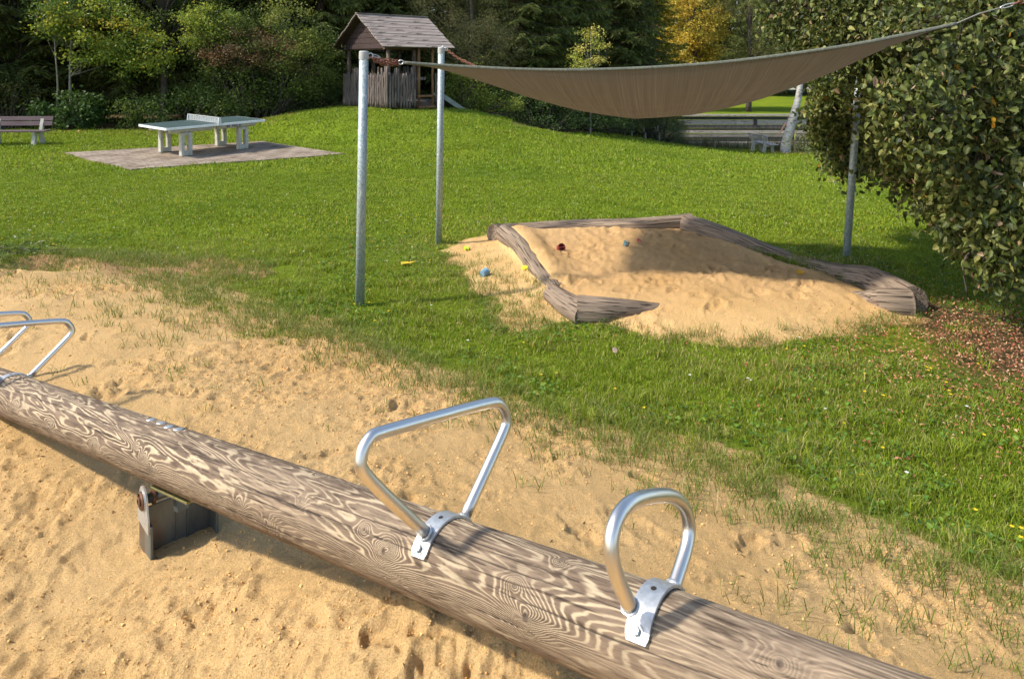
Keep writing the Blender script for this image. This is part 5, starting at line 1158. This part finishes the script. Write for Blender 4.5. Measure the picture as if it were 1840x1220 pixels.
crown_parts('maple_tree', T0(1243, 61), [((0, 0, 7.4), (2.9, 2.2, 4.0)), ((-.6, -.4, 4.4), (2.6, 2, 2.2))], 230, 110, (.36, .32, .2), .19, [(0.56, 0.42, 0.05), (0.42, 0.35, 0.04), (0.66, 0.50, 0.08), (0.16, 0.18, 0.03)], [.38, .27, .2, .15], trunk=[(0, 0, 0), (.1, 0, 4), (0, 0, 11)], tr=.25, label='golden yellow maple beyond the pond above the sail', aspect=.95)
GAIN = 1.5
crown_parts('ash_tree', T0(1345, 60), [((0, 0, 6.5), (3.0, 2.2, 4.6)), ((1.8, 1, 5), (2.6, 2, 4))], 260, 120, (.4, .34, .24), .13, [(0.10, 0.105, 0.025), (0.13, 0.125, 0.03), (0.075, 0.085, 0.02)], trunk=[(0, 0, 0), (.1, 0, 4), (0, 0, 11)], tr=.25, label='fine leaved olive tree right of the golden maple', aspect=.5)
crown_parts('ash_tree', T0(1545, 66), [((0, 0, 6.5), (6.0, 3, 6.0))], 300, 90, (.5, .5, .3), .24, GRN, trunk=[(0, 0, 0), (.1, 0, 4), (0, 0, 11)], tr=.3, label='dark broad tree beyond the meadow behind the linden')
crown_parts('birch_tree', T0(1412, 34.2), [((1.6, .5, 9.0), (2.4, 2.2, 3.2))], 110, 70, (.3, .3, .25), .08, [(0.16, 0.19, 0.03), (0.10, 0.13, 0.02), (0.30, 0.26, 0.04)], bark='birch', trunk=[(-.02, 0, -.1), (.0, 0, .35), (.16, 0, 1.0), (.36, 0, 1.75), (.52, 0, 2.3), (.66, .05, 2.9), (.8, .1, 4), (1.2, .3, 7), (1.6, .5, 11)], tr=.25, label='leaning white birch trunk on the pond bank beside the grey bench')
crown_parts('bank_bush', T0(1500, 31.5), [((0, 0, .5), (2.0, .8, .8)), ((2.4, 0, .6), (2.0, .8, 1.0))], 90, 80, (.22, .2, .2), .1, [(0.13, 0.15, 0.05), (0.09, 0.12, 0.03), (0.18, 0.18, 0.08)], label='pale green bush on the pond bank right of the birch', cat='bush', aspect=.4)
for px, d, s_ in ((1650, 27, 1.2), (1800, 24, 1.3), (1950, 22, 1.3)):
    crown_parts('bank_bush', T0(px, d), [((0, 0, 1.3), (2.3 * s_, 1.0, 1.8))], 110, 80, (.26, .24, .2), .11, GRN, label={1650: 'dark bush glimpsed under the linden above the lawn', 1800: 'tall dark bush far behind the linden at the right edge', 1950: 'dark bush outside the right edge behind the linden'}[px], cat='bush')

# the linden in the right foreground
GAIN = 1.25
def build_linden():
    bx, by = 5.35, 7.7; z = float(H0(bx, by)); R = empty('linden_tree', (bx, by, z)); tag(R, 'large linden with heart shaped leaves hanging over the right side', 'tree')
    E = [((X_(1480, 8.9), 8.9, 1.72), (.48, .5, .42), 120), ((X_(1655, 5.7), 5.75, 1.88), (.34, .3, .34), 60), ((X_(1440, 10.0), 10.0, 2.75), (.8, .8, .5), 150), ((X_(1765, 6.6), 6.6, 1.95), (1.02, .85, 1.35), 520), ((X_(1700, 6.5), 6.7, 2.1), (.68, .6, .85), 130), ((X_(1490, 9.2), 9.2, 3.0), (1.12, .8, .80), 400), ((X_(1640, 8.2), 8.4, 2.7), (.9, .8, .9), 260), ((X_(1545, 9.1), 9.1, 1.38), (.62, .6, .50), 190), ((X_(1665, 7.4), 7.4, 1.45), (.60, .6, .62), 210), ((X_(1800, 5.9), 5.9, .98), (.36, .5, .46), 160), ((X_(1740, 6.3), 6.3, 1.05), (.35, .4, .42), 110), ((5.6, 7.6, 2.2), (1.3, 1.5, 2.0), 150), ((5.4, 7.6, 4.6), (2.1, 2.0, 1.6), 180)]
    C = np.concatenate([ellip_pts(n, c, r, .35) for c, r, n in E]) - [bx, by, z]
    C = C[(C[:, 2] + z > .42)]
    gapn = fbm((C[:, 0] + C[:, 1] * .7) * 2.1 + 9, (C[:, 2] - C[:, 1] * .3) * 2.1, 2, 202); C = C[gapn > -0.17]
    # keep the space of the sail itself and the strip under its belly clear
    W_ = C + [bx, by, z]; pxs = CX + F * W_[:, 0] / W_[:, 1]; pys = CY + F * (EYE - W_[:, 2]) / W_[:, 1]
    limit = np.interp(pys, [-400, 0, 60, 110, 150, 200, 260, 310, 350, 400, 450, 500, 560, 700], [1325, 1335, 1370, 1440, 1470, 1420, 1440, 1475, 1540, 1585, 1640, 1690, 1760, 1900])
    tt = np.clip((pxs - 1480) / 250, 0, 1); ty = 86 - 45 * tt
    front = (W_[:, 1] < 7.0) & (pys > ty - 40) & (pys < ty + 82 - 50 * tt) & (pxs < 1715)
    C = C[(pxs > limit + 18) & ~front]
    PAL = [(0.055, 0.072, 0.015), (0.098, 0.115, 0.024), (0.030, 0.042, 0.011), (0.21, 0.21, 0.06), (0.30, 0.20, 0.11), (0.42, 0.22, 0.02)]
    per = 28; V, Fq, col = leafcloud(C, per, (.075, .075, .115), .056, PAL, [.31, .35, .14, .175, .02, .005], shape=HEART, up=.25, droop=1.1, colorclump=.25, aspect=.95)
    link('crown', fastmesh('crown', V, Fq, M['linden'], col), R)
    # papery bracts and curled dry leaves
    n = 1700; ci = RNG.choice(len(C), n); P = C[ci] + RNG.normal(size=(n, 3)) * .12; V, Fq, k = scatter_shape(QUAD, P, unit(RNG.normal(size=(n, 3)) * [.5, .5, .4] + [0, 0, -1]), rdir(n), RNG.uniform(.04, .075, n), RNG.uniform(.012, .022, n), curl=RNG.uniform(1, 4, n))
    link('bracts', fastmesh('bracts', V, Fq, M['linden'], np.repeat(palette(n, [(0.42, 0.34, 0.16), (0.45, 0.27, 0.17), (0.30, 0.30, 0.12)]), k, 0)), R)
    tp = smooth_path([(0, 0, -.2), (.05, 0, 1.2), (-.05, .05, 2.6), (0, 0, 4.2), (.1, 0, 5.6)], 6); MB().tube(tp, np.linspace(.17, .04, len(tp)), 16, jit=.1).build('trunk', M['bark'], R, smooth=True)
    bm = MB()
    for c, r, nn_ in E:
        c = np.array(c) - [bx, by, z]; a = tp[np.argmin(np.abs(tp[:, 2] - (c[2] - .1)))]; mid = (a + c) / 2 + [0, 0, .15]; bm.tube(smooth_path([a, mid, c], 5), np.linspace(.05, .022, 11), 7)
        for k in range(9):
            q = c + rdir(1)[0] * np.array(r) * .9; 
            w_ = q + [bx, by, z]; 
            if CX + F * w_[0] / w_[1] < np.interp(CY + F * (EYE - w_[2]) / w_[1], [-400, 0, 60, 110, 150, 200, 260, 310, 350, 400, 450, 500, 560, 700], [1325, 1335, 1370, 1440, 1470, 1420, 1440, 1475, 1540, 1585, 1640, 1690, 1760, 1900]) + 20: continue
            bm.tube(smooth_path([c, (c + q) / 2 + RNG.normal(size=3) * .06, q], 4), np.linspace(.016, .004, 9), 5)
    # the twig that hangs lowest
    e = at(1738, 530, 6.0) - [bx, by, z]; s0 = at(1800, 380, 6.3) - [bx, by, z]
    bm.tube(smooth_path([s0, (s0 + e) / 2 + [-.02, 0, .1], at(1732, 470, 6.0) - [bx, by, z], e], 5), np.linspace(.014, .007, 16), 6)
    bm.build('branches', M['bark'], R, smooth=True)
M['linden'] = leafmat('linden_leaf', trans=.34, rough=.5, spec=.35)
build_linden()

# ------------------------------------------------------------------ the bather behind the birch
M['skin'] = simple('bare_skin', (0.62, 0.34, 0.22), (0.55, 0.29, 0.18), scale=8, rough=.55, bump=0)  # even skin tone of body, nose and ears
M['shorts'] = simple('dark_swim_shorts', (0.03, 0.05, 0.045), rough=.8, bump=0); M['hair'] = simple('brown_hair', (0.12, 0.07, 0.04), (0.06, 0.035, 0.02), scale=30, rough=.6)
def build_person():
    d = 34.7; x = X_(1419.5, d); z = float(H0(x, d)); R = empty('person', (x, d, z), 0.0); tag(R, 'barefoot person mostly hidden behind the birch trunk, one arm held out', 'person')
    J = {}; vs = []; rs_ = []; es = []
    def v(n, p, r): J[n] = len(vs); vs.append(p); rs_.append(r)
    def e(a, b): es.append((J[a], J[b]))
    v('pel', (0, 0, .92), .125); v('wst', (-.01, 0, 1.08), .11); v('chs', (-.03, 0, 1.28), .135); v('nck', (-.03, 0, 1.45), .055); v('hd0', (-.03, -.01, 1.53), .07); v('hd1', (-.03, -.015, 1.61), .088); v('hd2', (-.03, -.01, 1.69), .062)
    for a, b in (('pel', 'wst'), ('wst', 'chs'), ('chs', 'nck'), ('nck', 'hd0'), ('hd0', 'hd1'), ('hd1', 'hd2')): e(a, b)
    for s_, kn, an, to in (('l', (-.10, 0, .50), (-.10, .03, .09), (-.12, -.10, .03)), ('r', (.17, -.04, .49), (.24, 0, .09), (.26, -.13, .03))):
        sx = -.09 if s_ == 'l' else .09
        v('hip' + s_, (sx, 0, .86), .095); v('kn' + s_, kn, .062); v('cf' + s_, tuple(np.array(kn) * .6 + np.array(an) * .4 + [0, .02, 0]), .058); v('an' + s_, an, .038); v('to' + s_, to, .034); e('pel', 'hip' + s_); e('hip' + s_, 'kn' + s_); e('kn' + s_, 'cf' + s_); e('cf' + s_, 'an' + s_); e('an' + s_, 'to' + s_)
    for s_, sh, el, wr in (('l', (-.22, 0, 1.38), (-.38, -.04, 1.14), (-.54, -.10, .92)), ('r', (.14, 0, 1.38), (.20, .02, 1.12), (.16, -.10, .92))):
        v('sh' + s_, sh, .055); v('el' + s_, el, .042); v('wr' + s_, wr, .028); e('chs', 'sh' + s_); e('sh' + s_, 'el' + s_); e('el' + s_, 'wr' + s_)
        D = unit(np.array(wr) - np.array(el)); pm = np.array(wr) + D * .06; v('pm' + s_, tuple(pm), .030); e('wr' + s_, 'pm' + s_)
        sd_ = np.array([0, 1., 0]); sd_ = unit(sd_ - D * (sd_ @ D))
        for k, (o, ln) in enumerate(((-.030, .062), (-.010, .078), (.011, .073), (.030, .058))):
            b0 = pm + sd_ * o + D * .02; f1 = b0 + D * ln * .55; f2 = f1 + D * ln * .45 + np.array([.012, 0, 0]); v('f%d%s' % (k, s_), tuple(b0), .010); v('g%d%s' % (k, s_), tuple(f1), .0088); v('h%d%s' % (k, s_), tuple(f2), .0075); e('pm' + s_, 'f%d%s' % (k, s_)); e('f%d%s' % (k, s_), 'g%d%s' % (k, s_)); e('g%d%s' % (k, s_), 'h%d%s' % (k, s_))
        t0 = np.array(wr) + D * .03 - sd_ * .03; t1 = t0 + D * .035 - sd_ * .03; v('t0' + s_, tuple(t0), .011); v('t1' + s_, tuple(t1), .009); e('pm' + s_, 't0' + s_); e('t0' + s_, 't1' + s_)
    me = bpy.data.meshes.new('body'); me.from_pydata(vs, es, []); me.materials.append(M['skin']); o = link('body', me, R)
    sk = o.modifiers.new('s', 'SKIN'); ss = o.modifiers.new('d', 'SUBSURF'); ss.levels = 1; ss.render_levels = 1
    for i, r in enumerate(rs_): me.skin_vertices[0].data[i].radius = (r, r * (.72 if i in (J['pel'], J['wst'], J['chs']) else 1)); me.skin_vertices[0].data[i].use_root = (i == J['pel'])
    h = MB().lathe([(.0, .118), (.05, .108), (.088, .07), (.105, .02), (.10, -.03), (.085, -.06)], 16, (-.03, .018, 1.63)); h.build('hair', M['hair'], R, smooth=True)
    s_ = MB(); s_.tube([(0, 0, 1.02), (0, 0, .93), (0, 0, .84)], [.135, .15, .155], 18)
    for sx in (-.09, .10): s_.tube([(sx, 0, .88), (sx * 1.05, -.005, .66)], [.11, .10], 14)
    s_.build('shorts', M['shorts'], R, smooth=True)
    f = MB()
    for sx in (-.032, .032): f.lathe([(.0, .006), (.008, .004), (.011, 0)], 10, (-.03 + sx, -.098, 1.625), align((0, -1, 0)))
    f.build('eyes', M['dark'], R); MB().tube([(-.03, -.095, 1.61), (-.03, -.118, 1.585), (-.03, -.10, 1.578)], [.008, .013, .009], 8).build('nose', M['skin'], R, smooth=True)
    MB().box((-.03, -.094, 1.55), (.045, .008, .012), None, .003).build('mouth', simple('lips', (.4, .15, .12), rough=.5, bump=0), R)
    for sx in (-.092, .092): MB().lathe([(.0, .008), (.022, .006), (.028, 0)], 12, (-.03 + sx, 0, 1.61), align((sx, 0, 0))).build('ear', M['skin'], R, smooth=True)
build_person()

# ------------------------------------------------------------------ toys and small things
def plast(name, c): return simple(name, c, tuple(v * .8 for v in c), scale=12, rough=.42, bump=0, spots=((0.55, 0.4, 0.22), 16, .60))
def toy_cup(px, py, label, cat, col, r=.042, h=.075, tilt=(.9, .4), sink=.3, colname='toy_plastic'):
    g = gp(px, py, .12 if px > 900 else 0); z = HP(g[0], g[1]); R = empty('toy_cup', (g[0], g[1], z + r * (1 - sink))); tag(R, label, cat)
    rot = (Matrix.Rotation(tilt[1], 3, 'Z') @ Matrix.Rotation(tilt[0], 3, 'X'))
    m_ = plast(colname, col); MB().lathe([(r * .78, -h * .5), (r * .8, -h * .47), (r * .98, h * .42), (r * 1.06, h * .43), (r * 1.06, h * .5), (r * .93, h * .5), (r * .74, -h * .40), (0, -h * .40)], 28, (0, 0, 0), rot).build('bowl', m_, R, smooth=False)
    pts = [rot @ Vector((r * 1.02 * math.cos(a), r * .25 * math.sin(a * 1) * 0, h * .45 + r * .55 * math.sin(a))) for a in np.linspace(0, math.pi, 14)]
    MB().tube([tuple(p) for p in pts], .0035, 8).build('handle', m_, R, smooth=True); return R
toy_cup(1007, 453, 'round dark red plastic toy bucket lying in the sandpit sand', 'toy', (0.26, 0.045, 0.04), .045, .07, (1.2, .5), .35, 'red_toy_plastic')
toy_cup(1125, 449, 'teal grey toy cup lying in the sand at the shadow edge', 'toy', (0.10, 0.19, 0.20), .038, .06, (.5, 2.0), .3, 'teal_toy_plastic')
toy_cup(870, 502, 'light blue toy cup in the grass outside the left log', 'toy', (0.20, 0.36, 0.48), .043, .075, (1.5, 2.5), .25, 'blue_toy_plastic')
def flat_toy(name, px, py, label, cat, outline, th, col, rz, tilt=.15, lift=.01, dome=0.0):
    g = gp(px, py, .10 if 900 < px < 1600 else 0); z = HP(g[0], g[1]); R = Matrix.Rotation(rz, 3, 'Z') @ Matrix.Rotation(tilt, 3, 'X'); n = len(outline)
    vs = [R @ Vector((x, y, 0)) for x, y in outline] + [R @ Vector((x * .93, y * .93, th)) for x, y in outline] + [R @ Vector((0, 0, th + dome))]
    fs = [tuple(range(n - 1, -1, -1))] + [(i, (i + 1) % n, n + (i + 1) % n, n + i) for i in range(n)] + [(n + i, n + (i + 1) % n, 2 * n) for i in range(n)]
    m_ = MB(); m_.add(vs, fs); o = m_.build(name, col); o.location = (g[0], g[1], z + lift); tag(o, label, cat); autosmooth(o, 50); return o
yel = plast('yellow_toy_plastic', (0.72, 0.52, 0.04)); lime = plast('lime_toy_plastic', (0.55, 0.75, 0.03)); redp = plast('red_plastic_scrap', (0.55, 0.03, 0.02))
def build_scoop():
    g = gp(733, 478); R = empty('toy_shovel', (g[0], g[1], HP(g[0], g[1]) + .02), math.radians(18)); tag(R, 'yellow toy shovel lying in the grass between the poles', 'toy')
    b = MB(); vs = []; n = 9
    for i in range(n):
        for j in range(7):
            u = i / (n - 1) - .5; w = j / 6 - .5; vs.append((u * .085 - .03, w * .075 * (1 - .3 * max(u, 0)), .022 - .03 * (1 - (2 * w) ** 2) * .7 + .02 * (.5 - u) * 0))
    fs = [(i * 7 + j, (i + 1) * 7 + j, (i + 1) * 7 + j + 1, i * 7 + j + 1) for i in range(n - 1) for j in range(6)]; o = b.add(vs, fs).build('blade', yel, R); md = o.modifiers.new('t', 'SOLIDIFY'); md.thickness = .004
    MB().tube([(.015, 0, .01), (.06, 0, .018), (.115, 0, .02)], [.011, .008, .010], 10).build('handle', yel, R, smooth=True)
build_scoop()
star = [(.045 * (1 if k % 2 == 0 else .62) * math.cos(k * math.pi / 6), .045 * (1 if k % 2 == 0 else .62) * math.sin(k * math.pi / 6)) for k in range(12)]
flat_toy('sand_mould', 946, 482, 'bright yellow sand mould on the left log of the sandpit', 'toy', [(.062 * math.cos(a), .040 * math.sin(a)) for a in np.linspace(0, 6.28, 17)[:-1]], .016, plast('bright_yellow_toy_plastic', (0.80, 0.72, 0.05)), .5, .2, .01, .012)
flat_toy('sand_mould', 838, 452, 'small lime green toy piece near the back left corner', 'toy', star, .02, lime, .3, .2)
flat_toy('plastic_scrap', 1148, 443, 'tiny red plastic piece beside the teal grey cup', 'toy', [(x * .75, y * .75) for x, y in star], .012, redp, .9, .5, .015)
flat_toy('fallen_leaf', 1437, 494, 'single orange yellow leaf lying in the shaded sand', 'leaf', [(-.05, 0), (-.03, .025), (0, .036), (.03, .025), (.055, 0), (.03, -.028), (0, -.035), (-.03, -.022)], .004, simple('orange_leaf', (0.75, 0.38, 0.02), (.6, .3, .02), scale=30, rough=.6), .4, .35, .02, -.01)
flat_toy('fallen_leaf', 1105, 618, 'pale pinkish leaf standing in the grass before the sandpit', 'leaf', [(-.02, 0), (-.015, .02), (0, .024), (.018, .016), (.024, 0), (.01, -.02), (-.012, -.018)], .003, simple('pale_leaf', (0.62, 0.42, 0.32), rough=.7), .4, 1.0, .05)
def build_weed():
    g = gp(28, 458); R = empty('weed_plant', (g[0], g[1], HP(g[0], g[1]))); tag(R, 'low leafy weed in the grass behind the far end of the sand', 'plant')
    n = 120; P = RNG.normal(size=(n, 3)) * [.22, .12, .02] + [0, 0, .06]; P[:, 2] = np.abs(P[:, 2])
    V, Fq, k = scatter_shape(QUAD, P, unit(RNG.normal(size=(n, 3)) * [1, 1, .2] + [0, 0, .3]), unit(rdir(n) + [0, 0, 1.]), RNG.uniform(.08, .16, n), RNG.uniform(.015, .03, n)); link('leaves', fastmesh('leaves', V, Fq, M['leaf'], np.repeat(palette(n, [(0.12, 0.16, 0.02), (0.06, 0.09, 0.015), (0.16, 0.17, 0.05)]), k, 0)), R)
    bm = MB()
    for i in range(14): bm.tube([(0, 0, 0), tuple(P[i] * .6 + [0, 0, .02]), tuple(P[i])], [.004, .003, .002], 5)
    bm.build('stems', M['bark'], R)
build_weed()
